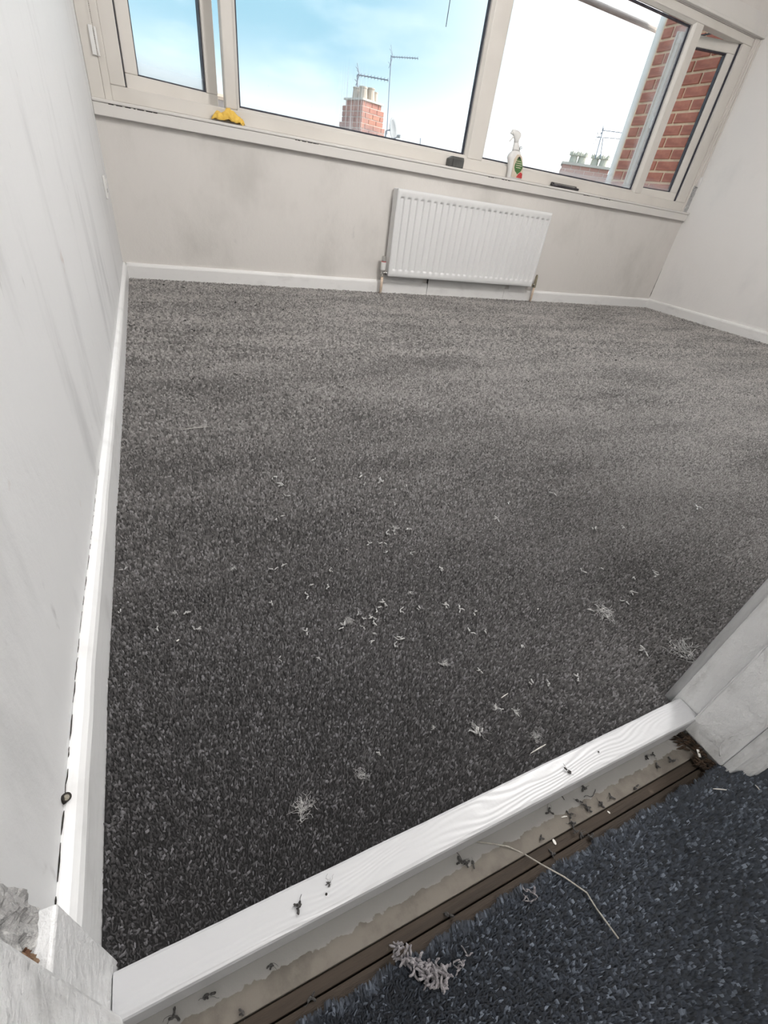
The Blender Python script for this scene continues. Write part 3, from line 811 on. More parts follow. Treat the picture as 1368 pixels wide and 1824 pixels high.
# hall-side moulded architrave
ha = tag(empty('trim_5', (0.76, -0.1, 0)), kind='structure')
hp = [(0.738, -0.0880), (0.738, -0.0945), (0.742, -0.0985), (0.749, -0.1000), (0.756, -0.1025), (0.760, -0.1075), (0.766, -0.1125), (0.775, -0.1150), (0.800, -0.1150), (0.812, -0.1150), (0.812, -0.0880)]
MB().loft([[(x, y, z) for x, y in hp] for z in (-0.016, 0.6, 2.0)]).build('architrave', M_jamb, ha, world=True)

# threshold: painted batten, grubby strip, bare boards
th = tag(empty('trim_6', (0.37, -0.03, -0.04)), kind='structure')
M_bar = bpy.data.materials.new('white_painted_timber')
M_bar.use_nodes = True
t = M_bar.node_tree
b = t.nodes['Principled BSDF']
b.inputs['Base Color'].default_value = (0.55, 0.555, 0.57, 1)
b.inputs['Roughness'].default_value = 0.33
co = t.nodes.new('ShaderNodeTexCoord')
mpn = t.nodes.new('ShaderNodeMapping')
mpn.inputs['Scale'].default_value = (7.0, 26.0, 10.0)
t.links.new(co.outputs['Object'], mpn.inputs[0])
nz_ = t.nodes.new('ShaderNodeTexNoise')
nz_.inputs['Scale'].default_value = 1.0
nz_.inputs['Detail'].default_value = 1.5
t.links.new(mpn.outputs[0], nz_.inputs[0])
sn = t.nodes.new('ShaderNodeMath')
sn.operation = 'MULTIPLY_ADD'
sn.inputs[1].default_value = 60.0
t.links.new(nz_.outputs[0], sn.inputs[0])
ysep = t.nodes.new('ShaderNodeSeparateXYZ')
t.links.new(co.outputs['Object'], ysep.inputs[0])
ymul = t.nodes.new('ShaderNodeMath')
ymul.operation = 'MULTIPLY'
ymul.inputs[1].default_value = 1250.0
t.links.new(ysep.outputs[1], ymul.inputs[0])
t.links.new(ymul.outputs[0], sn.inputs[2])
si = t.nodes.new('ShaderNodeMath')
si.operation = 'SINE'
t.links.new(sn.outputs[0], si.inputs[0])
bmp = t.nodes.new('ShaderNodeBump')
bmp.inputs['Strength'].default_value = 0.30
bmp.inputs['Distance'].default_value = 0.00035
t.links.new(si.outputs[0], bmp.inputs['Height'])
nb = t.nodes.new('ShaderNodeTexNoise')
nb.inputs['Scale'].default_value = 260
nb.inputs['Detail'].default_value = 3
t.links.new(co.outputs['Object'], nb.inputs[0])
bm2 = t.nodes.new('ShaderNodeBump')
bm2.inputs['Strength'].default_value = 0.10
bm2.inputs['Distance'].default_value = 0.001
t.links.new(nb.outputs[0], bm2.inputs['Height'])
t.links.new(bmp.outputs[0], bm2.inputs['Normal'])
t.links.new(bm2.outputs[0], b.inputs['Normal'])
tb = MB()
NB = 60
rr = random.Random(9)
rg = []
for k in range(NB + 1):
    x = 0.0075 + (0.7395 - 0.0075) * k / NB
    a = 0.00012 * math.sin(k * 0.7) + rr.uniform(-0.0001, 0.0001)
    rg.append([(x, -0.0325, -0.016), (x, -0.0330, 0.0165 + a), (x, -0.0318, 0.0192), (x, -0.0290, 0.0203), (x, -0.0030, 0.0200), (x, -0.0008 + a, 0.0185), (x, 0.0 + a, 0.012), (x, 0.0, -0.016)])
tb.loft(rg)
batten = tb.build('threshold_batten', M_bar, th, smooth=False, world=True)
for (u, v) in ((1067, 1339), (583, 1592)):
    c = on(u, v, 2, 0.0203)
    sc = MB()
    sc.tube([(c.x, c.y, 0.0196), (c.x, c.y, 0.0205)], [0.0032, 0.0029], 16)
    so_ = sc.build('screw_head', M_bar, batten, world=False)
    MB().tube([(c.x - 0.001, c.y, 0.0205), (c.x - 0.001, c.y, 0.0208)], 0.0012, 8).build('screw_recess', M_dark, batten)
# grubby strip with an old paint edge along it
M_strip = mat('grubby_painted_strip', (0.175, 0.158, 0.136), 0.75, 0.25, ((30, 30, 30), 5, (0.120, 0.107, 0.092), 0.42, 0.7), [((90, 90, 90), 0.25, 0.003, 4)])
t = M_strip.node_tree
b = t.nodes['Principled BSDF']
src = b.inputs['Base Color'].links[0].from_socket
co = t.nodes.new('ShaderNodeTexCoord')
sx = t.nodes.new('ShaderNodeSeparateXYZ')
t.links.new(co.outputs['Object'], sx.inputs[0])
nn = t.nodes.new('ShaderNodeTexNoise')
nn.inputs['Scale'].default_value = 90
nn.inputs['Detail'].default_value = 6
t.links.new(co.outputs['Object'], nn.inputs[0])
ad = t.nodes.new('ShaderNodeMath')
ad.operation = 'MULTIPLY_ADD'
t.links.new(nn.outputs[0], ad.inputs[0])
ad.inputs[1].default_value = 0.013
t.links.new(sx.outputs[1], ad.inputs[2])
mr = t.nodes.new('ShaderNodeMapRange')
t.links.new(ad.outputs[0], mr.inputs[0])
mr.inputs[1].default_value = -0.0405
mr.inputs[2].default_value = -0.0398
mq = t.nodes.new('ShaderNodeMix')
mq.data_type = 'RGBA'
t.links.new(mr.outputs[0], mq.inputs['Factor'])
t.links.new(src, mq.inputs[6])
mq.inputs[7].default_value = (0.255, 0.248, 0.238, 1)
t.links.new(mq.outputs[2], b.inputs['Base Color'])
st = MB().box((0.0150, -0.0635, -0.0450), (0.7325, -0.0080, -0.0185))
st.build('old_strip', M_strip, th, 0.0008, world=True)
MB().box((0.0150, -0.0755, -0.0450), (0.7260, -0.0640, -0.0222)).build('bare_board', M_wood, th, 0.001, world=True)
MB().box((0.0150, -0.1000, -0.0450), (0.7300, -0.0768, -0.0226)).build('bare_board', M_wood, th, 0.001, world=True)
# splintered end of the boards under the lining
rr = random.Random(21)
sp_ = MB()
for k in range(80):
    q = rr.random()
    cx = 0.735 - 0.026 * rr.random() ** 1.6
    cy = -0.036 - 0.052 * q
    L = rr.uniform(0.006, 0.016)
    a = rr.uniform(-0.5, 0.9) + math.pi * 0.75
    dz = rr.uniform(-0.002, 0.006)
    p0 = Vector((cx, cy, -0.0175 + rr.uniform(0, 0.003)))
    p1 = p0 + Vector((math.cos(a) * L, math.sin(a) * L, dz))
    sp_.tube([p0, (p0 + p1) / 2, p1], [0.0013, 0.0016, 0.0003], 5)
tag(sp_.build('splinters', M_splint, th, world=True), kind='stuff')
ch = MB().box((-0.0022, -0.0050, 0), (0.0022, 0.0050, 0.0012), None)
c = on(1245, 1341, 2, -0.012)
chip = ch.build('wood_chip', M_chip, None, 0.0004)
chip.location = (c.x, c.y, -0.0135)
chip.rotation_euler = (0.35, 0.25, -0.35)
tag(chip, 'pale flat wood chip standing among the splinters under the door lining', 'chip')

# ------------------------------------------------------------------ carpets
def tufts(cx, cy, ln, wd, ht, lean=None):
    """six-point tufts as numpy arrays: returns vertices, triangles"""
    n = len(cx)
    a = RNG.uniform(0, 2 * math.pi, n)
    tilt = RNG.uniform(-0.5, 0.5, n)
    c, s = np.cos(a), np.sin(a)
    dx = np.stack([c, s, tilt * 0.5], 1) * (ln * RNG.uniform(0.7, 1.25, n))[:, None] * 0.5
    dy = np.stack([-s, c, np.zeros(n)], 1) * (wd * RNG.uniform(0.7, 1.25, n))[:, None] * 0.5
    dz = np.stack([np.zeros(n), np.zeros(n), np.ones(n)], 1) * (ht * RNG.uniform(0.8, 1.2, n))[:, None]
    base = np.stack([cx, cy, RNG.uniform(-0.0016, 0.0008, n) * (ht / 0.003)], 1)
    if lean is not None:
        dz = dz + lean * ht
    # a steep little wedge: four feet and a ridge
    V = np.stack([base + dx + dy - dz, base - dx + dy - dz, base - dx - dy - dz, base + dx - dy - dz, base + dx * 0.75 + dz, base - dx * 0.75 + dz], 1).reshape(-1, 3)
    T = np.array([(0, 1, 5), (0, 5, 4), (2, 3, 4), (2, 4, 5), (1, 2, 5), (3, 0, 4)])
    F = (np.arange(n)[:, None, None] * 6 + T[None]).reshape(-1, 3)
    return V, F
def bulk(name, V, F, tone, m):
    me = bpy.data.meshes.new(name)
    me.vertices.add(len(V))
    me.vertices.foreach_set('co', V.astype(np.float32).ravel())
    me.loops.add(len(F) * 3)
    me.loops.foreach_set('vertex_index', F.astype(np.int32).ravel())
    me.polygons.add(len(F))
    me.polygons.foreach_set('loop_start', np.arange(0, len(F) * 3, 3, dtype=np.int32))
    me.update(calc_edges=True)
    at = me.attributes.new('tone', 'FLOAT', 'POINT')
    at.data.foreach_set('value', tone.astype(np.float32))
    me.polygons.foreach_set('use_smooth', np.ones(len(F), dtype=bool))
    me.materials.append(m)
    me.update()
    o = bpy.data.objects.new(name, me)
    COL.objects.link(o)
    return o
def jitter(x0, x1, y0, y1, p, keep):
    gx, gy = np.meshgrid(np.arange(x0, x1, p), np.arange(y0, y1, p))
    gx = gx.ravel() + RNG.uniform(-0.45, 0.45, gx.size) * p
    gy = gy.ravel() + RNG.uniform(-0.45, 0.45, gy.size) * p
    k = keep(gx, gy)
    return gx[k], gy[k]
def in_view(gx, gy):
    """only the floor the doorway shows, with a margin"""
    return (gx > bow_np(gy) + 0.001) & (gx < np.minimum(X1 - 0.016, 0.95 + 2.25 * gy)) & (gy > 0.0005)
def bow_np(gy):
    b_ = sorted(BOW)
    return np.interp(gy, [q[0] for q in b_], [q[1] for q in b_])
Vs, Fs, Ts, off = [], [], [], 0
def addt(x, y, ln, wd, ht):
    global off
    V, F = tufts(x, y, ln, wd, ht)
    tn = np.clip(RNG.beta(1.3, 1.8, len(x)) + 0.08 * RNG.standard_normal(len(x)), 0, 1)
    Vs.append(V); Fs.append(F + off); Ts.append(np.repeat(tn, 6))
    off += len(V)
for y0, y1, p, ln, wd, ht in ((0.0, 0.50, 0.0025, 0.0034, 0.0018, 0.0040), (0.50, 0.95, 0.0034, 0.0045, 0.0024, 0.0046), (0.95, 1.55, 0.0050, 0.0070, 0.0040, 0.0052),
                              (1.55, 2.948, 0.0076, 0.0105, 0.0060, 0.0058)):
    gx, gy = jitter(-0.02, X1, y0, y1, p, in_view)
    addt(gx, gy, ln, wd, ht)
# the woven backing under the pile
V = np.array([(-0.012, 0.001, -0.0015), (X1 - 0.015, 0.001, -0.0015), (X1 - 0.015, 2.952, -0.0015), (-0.012, 2.952, -0.0015),
              (-0.012, 0.001, -0.044), (X1 - 0.015, 0.001, -0.044), (X1 - 0.015, 2.952, -0.044), (-0.012, 2.952, -0.044)])
F = np.array([(0, 1, 2), (0, 2, 3), (4, 6, 5), (4, 7, 6), (0, 4, 5), (0, 5, 1), (1, 5, 6), (1, 6, 2), (2, 6, 7), (2, 7, 3), (3, 7, 4), (3, 4, 0)])
Vs.append(V); Fs.append(F + off); Ts.append(np.full(8, 0.1)); off += 8
carpet = bulk('bedroom_carpet', np.concatenate(Vs), np.concatenate(Fs), np.concatenate(Ts), M_carpet)
tag(carpet, 'charcoal grey speckled carpet covering the bedroom floor to the skirting', 'carpet', kind='stuff')

HZ = -0.0125
gx, gy = jitter(-0.02, 1.20, -0.55, -0.0845, 0.0025, lambda x, y: (y < -0.0885 + 0.0016 * np.sin(x * 90) + 0.0012 * np.sin(x * 233)) & ((x < 0.737) | (y < -0.1145) | ((x < 0.757) & (y < -0.1015))) & (x > 0.02))
V1, F1 = tufts(gx, gy, 0.0038, 0.0020, 0.0050)
t1 = np.repeat(np.clip(RNG.beta(1.2, 2.0, len(gx)) + 0.1 * RNG.standard_normal(len(gx)), 0, 1), 6)
# frayed edge: long tufts leaning out over the bare boards
ex = RNG.uniform(0.02, 0.735, 1500)
ey = -0.0895 + 0.0016 * np.sin(ex * 90) + 0.0012 * np.sin(ex * 233) + RNG.uniform(-0.002, 0.001, 1500)
V2, F2 = tufts(ex, ey, 0.0030, 0.0026, 0.0055, lean=np.array([0.05, 0.75, -0.75]))
t2 = np.repeat(np.clip(RNG.beta(2, 2.6, 1500), 0, 1), 6)
B = np.array([(0.016, -1.49, -0.002), (1.79, -1.49, -0.002), (1.79, -0.0885, -0.002), (0.735, -0.0885, -0.002), (0.016, -0.0885, -0.002),
              (0.016, -1.49, -0.030), (1.79, -1.49, -0.030), (1.79, -0.0885, -0.030), (0.735, -0.0885, -0.030), (0.016, -0.0885, -0.030)])
BF = np.array([(0, 1, 2), (0, 2, 3), (0, 3, 4), (3, 8, 9), (3, 9, 4), (2, 7, 8), (2, 8, 3), (4, 9, 5), (4, 5, 0)])
n1, n2 = len(V1), len(V2)
Vh = np.concatenate([V1, V2, B]) + np.array([0, 0, HZ])
hall = bulk('hall_carpet', Vh, np.concatenate([F1, F2 + n1, BF + n1 + n2]), np.concatenate([t1, t2, np.full(10, 0.15)]), M_hallcarpet)
tag(hall, 'dark blue flecked carpet with a frayed cut edge in the hall', 'carpet', kind='stuff')

# ------------------------------------------------------------------ bits of fluff, yarn, thread
def yarn_mesh(seed, n, L, r, spread, m, hairs=0):
    rr = random.Random(seed)
    mb = MB()
    for k in range(n):
        c = Vector((rr.uniform(-1, 1) * spread, rr.uniform(-1, 1) * spread, r * rr.uniform(0.8, 1.6) + (k % 3) * r * 0.7))
        a = rr.uniform(0, 6.283)
        pts = []
        l = L * rr.uniform(0.6, 1.3)
        for j in range(5):
            pts.append(c.copy())
            c = c + Vector((math.cos(a), math.sin(a), rr.uniform(-0.25, 0.3))) * (l / 4)
            c.z = max(c.z, r * 0.8)
            a += rr.uniform(-0.8, 0.8)
        rs = [r * q * rr.uniform(0.8, 1.2) for q in (0.55, 1.0, 0.85, 1.0, 0.5)]
        mb.tube(pts, rs, 6)
    for k in range(hairs):
        a = rr.gauss(0.4, 0.9)
        c = Vector((rr.gauss(-0.3, 0.75) * spread, rr.gauss(0, 0.45) * spread, rr.uniform(0.0005, 0.004)))
        pts = []
        l = L * rr.uniform(0.8, 2.2)
        for j in range(5):
            pts.append(c.copy())
            c = c + Vector((math.cos(a), math.sin(a), rr.uniform(-0.35, 0.4))) * (l / 4)
            c.z = max(c.z, 0.0003)
            a += rr.uniform(-0.9, 0.9)
        mb.tube(pts, 0.00022, 3, caps=False)
    return mb.mesh('yarn', m, True)
def put(name, me, loc, rz, s, label, cat, group=None):
    o = bpy.data.objects.new(name, me)
    COL.objects.link(o)
    o.location = loc
    o.rotation_euler = (0, 0, rz)
    o.scale = (s, s, s)
    return tag(o, label, cat, group)
bits = [yarn_mesh(100 + k, 2 + k % 3, 0.0085, 0.0013, 0.0022, M_fluff) for k in range(6)]
clumps = [yarn_mesh(200 + k, 8, 0.010, 0.0012, 0.005, M_fluff, 26) for k in range(4)]
wisps = [yarn_mesh(300 + k, 4, 0.007, 0.0006, 0.007, M_fluff, 55) for k in range(3)]
dbits = [yarn_mesh(400 + k, 4, 0.0046, 0.0012, 0.0018, M_fluffd, 2) for k in range(5)]
ZC = 0.0050
rr = random.Random(31)
def px(u, v, z=ZC):
    return on(u, v, 2, z)
big = [(790, 1183, clumps[0], 0.62, 'pale frayed clump of fluff in the middle of the near carpet, tallest of those around'),
       (850, 1302, clumps[1], 0.85, 'largest grey fluff clump near the white threshold batten'),
       (886, 1262, clumps[2], 0.55, 'knotted grey yarn tuft under a loose straight fibre on the carpet'),
       (918, 1268, clumps[3], 0.50, 'twin grey yarn tuft next to the knotted one on the carpet'),
       (772, 1297, clumps[0], 0.30, 'small round fluff knot beside the largest grey fluff clump'),
       (955, 1313, wisps[0], 0.60, 'thin curled wisp of fluff just above a pale straw by the batten'),
       (1215, 1162, wisps[1], 2.0, 'wide flattened drift of pale fluff near the door lining'),
       (1075, 1092, wisps[2], 1.5, 'long faint drift of fluff on the carpet towards the right wall'),
       (540, 1442, wisps[0], 0.95, 'loose pale wisp of fluff alone on the darkest carpet'),
       (620, 1106, wisps[1], 0.75, 'feathery pale fluff beside a cluster of small yarn bits'),
       (730, 1056, clumps[1], 0.50, 'frayed fluff tuft above the cluster of small yarn bits'),
       (703, 943, clumps[2], 0.8, 'spread cluster of pale yarn tufts halfway across the carpet'),
       (416, 1012, clumps[3], 0.48, 'pale yarn tuft on the carpet nearest the long white skirting'),
       (312, 1092, clumps[0], 0.42, 'two-lobed grey fluff on the carpet close to the skirting hole'),
       (645, 1380, wisps[2], 0.6, 'very faint fluff smear on the near dark carpet')]
for u, v, me, s, lab in big:
    c = px(u, v)
    put('fluff_clump', me, (c.x, c.y, ZC - 0.0004), rr.uniform(0, 6.28), s, lab, 'fluff')
L1 = [(295, 175), (335, 215), (380, 290), (345, 415), (310, 438), (945, 200), (835, 165), (1035, 335), (985, 515), (1035, 515), (1110, 490), (880, 580), (965, 575),
      (355, 712), (640, 740), (520, 835), (635, 840), (970, 940), (930, 975), (815, 1000), (1070, 985), (1190, 980), (850, 1040), (900, 1030), (845, 1085),
      (915, 1070), (725, 1080), (900, 1125), (890, 1175), (500, 1115), (335, 1280), (570, 1275), (1035, 1195), (1075, 1155), (1320, 730), (1345, 955), (300, 735), (985, 630), (1135, 635)]
L2 = [(310, 30), (320, 165), (370, 178), (425, 190), (850, 180), (825, 40), (890, 25), (1010, 65), (1095, 55), (410, 262), (465, 262), (150, 290), (640, 455), (700, 450),
      (805, 430), (980, 150), (915, 205), (1050, 330), (600, 310), (70, 705), (445, 405)]
L3 = [(220, 1015), (280, 1122), (350, 1122), (214, 1092), (330, 1092), (484, 1075), (548, 1062), (905, 898), (885, 925), (1058, 945), (1110, 940), (1240, 905), (985, 880),
      (650, 862), (676, 856), (723, 869), (490, 852), (500, 865), (560, 820), (1168, 1020), (1125, 1055)]
pts = [(400 + x / 3.42, 800 + y / 3.42) for x, y in L1] + [(640 + x / 2.073, 1000 + y / 2.073) for x, y in L2] + L3
for k, (u, v) in enumerate(pts):
    c = px(u, v)
    d = (c - CAM).length
    put('yarn_bit', bits[k % 6], (c.x, c.y, ZC - 0.0006), rr.uniform(0, 6.28), 0.80 * max(0.85, min(1.9, d / 0.75)) * rr.uniform(0.8, 1.25),
        'small pale grey bit of carpet yarn lying loose on the charcoal carpet', 'yarn bit', 'pale yarn bits scattered over the bedroom carpet')
# darker crumbs out by the far walls
D1 = [(268, 506), (291, 508), (327, 513), (253, 540), (330, 572), (283, 565), (240, 580), (232, 581), (345, 590), (420, 540), (455, 545), (505, 552), (560, 548), (620, 560), (700, 562), (790, 566), (820, 575), (870, 570),
      (905, 585), (960, 580), (1000, 575), (1025, 552), (1022, 565), (1080, 575), (1112, 572), (1171, 565), (1215, 571), (1270, 590), (1296, 607), (1325, 600), (1352, 610), (1096, 642), (1013, 618), (1023, 622), (1125, 640),
      (345, 706), (372, 655), (420, 668), (345, 675), (640, 640), (540, 615), (610, 690), (880, 640), (940, 680), (1060, 660), (1210, 640), (1300, 660), (1340, 650), (760, 610), (850, 700)]
for k, (u, v) in enumerate(D1):
    c = px(u, v)
    if c.x < 4.26 and c.y < 2.94:
        put('carpet_crumb', dbits[k % 5], (c.x, c.y, ZC), rr.uniform(0, 6.28), rr.uniform(0.9, 1.8) if k < 36 else rr.uniform(0.8, 1.3),
            'dark crumb of carpet yarn lying towards the far walls', 'crumb', 'dark carpet crumbs near the far walls')
# on the batten
for (u, v, me, s, lab) in ((588, 1573, clumps[2], 0.50, 'dark knotted yarn crumb by the screw on the white batten'), (531, 1618, dbits[1], 1.05, 'small forked yarn crumb on the white batten below the knotted one'),
                           (1011, 1374, dbits[3], 0.8, 'lone yarn crumb on the batten near its lining end')):
    c = px(u, v, 0.0205)
    if me is clumps[2]:
        me = yarn_mesh(500, 5, 0.0075, 0.0010, 0.0020, M_fluffd, 4)
    put('yarn_crumb', me, (c.x, c.y, 0.0203), rr.uniform(0, 6.28), s, lab, 'crumb')
# on the grubby strip and the bare boards
ZS = -0.0180
strip = [(978, 1445), (1039, 1406), (1043, 1437), (1030, 1428), (1046, 1442), (1087, 1421), (1071, 1435), (963, 1494), (1132, 1404), (1151, 1349), (1163, 1346), (1170, 1364), (1197, 1356),
         (372, 1775), (483, 1720), (308, 1812), (832, 1538), (822, 1536), (842, 1540), (432, 1804), (1016, 1452), (1020, 1468), (1026, 1482)]
for k, (u, v) in enumerate(strip):
    c = px(u, v, ZS)
    put('dust_crumb', dbits[k % 5], (c.x, c.y, ZS), rr.uniform(0, 6.28), rr.uniform(0.65, 1.05), 'dark fuzzy crumb lying on the grubby strip below the batten', 'crumb', 'dark crumbs along the grubby strip')
for k, (u, v) in enumerate([(553, 1779), (798, 1631), (1034, 1487), (1050, 1492), (982, 1520)]):
    c = px(u, v, -0.0222)
    put('board_crumb', dbits[(k + 2) % 5], (c.x, c.y, -0.0222), rr.uniform(0, 6.28), rr.uniform(0.8, 1.1), 'dark crumb caught by the gap between the bare boards', 'crumb', 'crumbs on the bare boards')
hair = MB()
for seed, (u, v) in ((1, (1005, 1425)), (2, (1040, 1420)), (3, (825, 1538))):
    r2 = random.Random(seed)
    c = px(u, v, ZS)
    a = r2.uniform(0, 6)
    pts_ = []
    q = Vector((c.x, c.y, ZS + 0.0006))
    for k in range(9):
        pts_.append(q.copy())
        a += r2.uniform(-0.6, 0.8)
        q = q + Vector((math.cos(a), math.sin(a), 0)) * 0.003
    o = MB().tube(pts_, 0.00035, 5).build('curled_hair', M_fluffd, smooth=True)
    tag(o, ['thin dark curled hair at the thick end of the grubby strip crumbs', 'second curled hair looping over the crumb pile on the strip', 'straight-ish dark hair across the crumbs midway along the strip'][seed - 1], 'hair')
# pale chips
flat = MB()
flat.loft([[(0.0032 * math.cos(a), 0.0017 * math.sin(a), z) for a in [k * math.pi / 5 for k in range(10)]] for z in (0.0, 0.0012)])
fm = flat.mesh('chip', M_chip)
for (u, v, z, s, lab) in ((987, 1500, -0.0220, 1.0, 'oval white chip on the bare board edge below the strip'), (1084, 1447, -0.0220, 0.6, 'tiny white chip on the bare board nearer the lining'),
                          (317, 1141, ZC, 0.75, 'white paint chip on the carpet close to the long skirting'), (958, 1085, ZC, 0.65, 'white paint chip alone in the middle of the carpet'),
                          (618, 979, ZC, 0.5, 'tiny white speck chip halfway across the carpet')):
    c = px(u, v, z)
    put('paint_chip', fm, (c.x, c.y, z), rr.uniform(0, 3), s, lab, 'chip')
# long thread on the hall carpet
thp = [(846, 1499), (880, 1503), (905, 1508), (935, 1522), (965, 1540), (1005, 1562), (1045, 1590), (1062, 1618), (1082, 1645), (1102, 1672)]
tp = []
for k, (u, v) in enumerate(thp):
    z = -0.0165 if k < 3 else (-0.0195 if k == 3 else HZ + 0.0086)
    tp.append(on(u, v, 2, z))
tag(MB().tube(tp, 0.00085, 6).build('loose_thread', M_thread, smooth=True), 'long pale thread curving from the strip over the blue hall carpet', 'thread')
# straws
for (a, b_, z, lab) in (((945, 1342), (972, 1326), ZC + 0.001, 'pale straw lying on the carpet by the batten'), ((905, 1235), (893, 1243), ZC + 0.002, 'short straight pale fibre lying above the yarn knots'),
                        ((1270, 1405), (1294, 1407), HZ + 0.005, 'pale straw on the blue carpet under the lining'), ((1345, 1398), (1353, 1407), HZ + 0.005, 'short straw on the blue carpet at the moulded architrave'),
                        ((322, 765), (372, 760), ZC + 0.001, 'long faint straw on the carpet towards the window'), ((1000, 1456), (1010, 1454), ZS + 0.0006, 'tiny pale straw on the grubby strip')):
    p0, p1 = on(*a, 2, z), on(*b_, 2, z)
    md = (p0 + p1) / 2 + Vector((0, 0, 0.0006))
    tag(MB().tube([p0, md, p1], [0.0004, 0.0008, 0.0005], 5).build('straw', M_chip), lab, 'straw')
# twisted tuft pulled from the hall carpet edge
def tw(seed, n, L, r, pts_, m):
    r2 = random.Random(seed)
    mb = MB()
    for k in range(n):
        q = Vector(pts_[k % len(pts_)]) + Vector((r2.uniform(-1, 1), r2.uniform(-1, 1), 0)) * 0.004
        q.z = HZ + 0.004 + r2.uniform(0, 0.010)
        a = r2.uniform(0, 6.28)
        pp = []
        for j in range(5):
            pp.append(q.copy())
            q = q + Vector((math.cos(a), math.sin(a), r2.uniform(-0.6, 0.6))) * L / 4
            q.z = max(q.z, HZ + 0.002)
            a += r2.uniform(-1.0, 1.0)
        mb.tube(pp, [r * e for e in (0.6, 1, 0.9, 1, 0.5)], 5)
    return mb
M_tw = mat('lilac_grey_wool', (0.27, 0.255, 0.265), 0.95, 0.1, ((250, 250, 250), 2, (0.12, 0.11, 0.12), 0.40, 0.65), sheen=0.5)
path = [on(u, v, 2, HZ + 0.003) for u, v in ((712, 1694), (724, 1708), (738, 1722), (752, 1732), (764, 1730), (772, 1742), (782, 1752), (786, 1738), (776, 1725), (760, 1745))]
tag(tw(3, 115, 0.008, 0.0012, path, M_tw).build('yarn_tuft', M_tw, smooth=True), 'big twisted lilac grey tuft of wool on the blue carpet edge', 'fluff')
for k, (u, v, lab) in enumerate(((822, 1712, 'thin upright lilac wool tuft on the blue carpet beside the big tuft'), (941, 1600, 'flat grey wool wisp on the blue carpet beside the long thread'))):
    c = on(u, v, 2, HZ + 0.003)
    tag(tw(20 + k, 9, 0.008, 0.0007, [c, c + Vector((0.003, 0.002, 0)), c + Vector((-0.003, -0.003, 0))], M_tw).build('wool_wisp', M_tw, smooth=True), lab, 'fluff')

# ------------------------------------------------------------------ outside
struct('ground', MB().box((-60, 3.3, -5.2), (80, 90, -5.0)), M_road)
# brick side wall of the next-door extension
BXF, BYE = 4.42, 4.02
bwall = tag(empty('brick_wall', (BXF, 3.5, -5.0)), 'red brick side wall with pale mortar seen through the open sash', 'wall')
MB().box((BXF + 0.006, 3.092, -5.0), (BXF + 0.30, BYE - 0.004, 2.60)).build('mortar', M_mortar, bwall, world=True)
brick_meshes = []
def brick_mesh(seed, L, H, D, m, name='brick'):
    r2 = random.Random(seed)
    mb = MB()
    j = lambda q: q + r2.uniform(-0.0015, 0.0015)
    e = 0.004
    mb.loft([[(0, 0, 0), (0, L, 0), (0, L, H), (0, 0, H)], [(-D + e, 0, 0), (-D + e, L, 0), (-D + e, L, H), (-D + e, 0, H)],
             [(j(-D), j(e), j(e)), (j(-D), j(L - e), j(e)), (j(-D), j(L - e), j(H - e)), (j(-D), j(e), j(H - e))]])
    return mb.mesh(name, m)
PB, PC = 0.228, 0.0815
for k in range(6):
    brick_meshes.append(brick_mesh(k, PB - 0.018, PC - 0.018, 0.012, M_brick))
half = [brick_mesh(20 + k, PB / 2 - 0.018, PC - 0.018, 0.012, M_brick) for k in range(3)]
def place(me, loc, rot, parent, name='brick'):
    o = bpy.data.objects.new(name, me)
    COL.objects.link(o)
    o.parent = parent
    o.matrix_parent_inverse = Matrix.Translation(parent.location).inverted()
    o.location = loc
    o.rotation_euler = rot
    return o
rr = random.Random(77)
zc = 1.602 - 13 * PC
for r in range(24):
    z = zc + r * PC
    y = 3.095
    first = (r % 2 == 1)
    while y < BYE - 0.03:
        if first:
            L, me = PB / 2, half[rr.randrange(3)]
            first = False
        elif y + PB > BYE + 0.01:
            L, me = PB / 2, half[rr.randrange(3)]
        else:
            L, me = PB, brick_meshes[rr.randrange(6)]
        if y + L > BYE + 0.02: break
        place(me, (BXF + 0.0065 + rr.uniform(-0.002, 0.001), y + 0.009, z + 0.009), (0, 0, 0), bwall)
        y += L
dp = tag(empty('downpipe', (BXF + 0.045, BYE + 0.05, -5.0)), 'white downpipe at the outer end of the brick wall', 'pipe')
MB().tube([(0, 0, 0.0), (0, 0, 4.0), (0, 0, 7.45)], 0.042, 14).build('pipe', M_whitepl, dp, smooth=True)
gy_ = BYE + 0.14
c0, c1_ = on(1042, 0, 1, gy_), on(1170, 52, 1, gy_)
gt = MB().tube([(c0.x - 1.6, gy_, (c0.z + c1_.z) / 2), (c0.x, gy_, (c0.z + c1_.z) / 2), (c1_.x + 0.12, gy_, (c0.z + c1_.z) / 2)], 0.021, 10)
tag(gt.build('overhead_pole', M_gutter, smooth=True), 'thick grey pole running across the sky to the brick wall', 'pole')

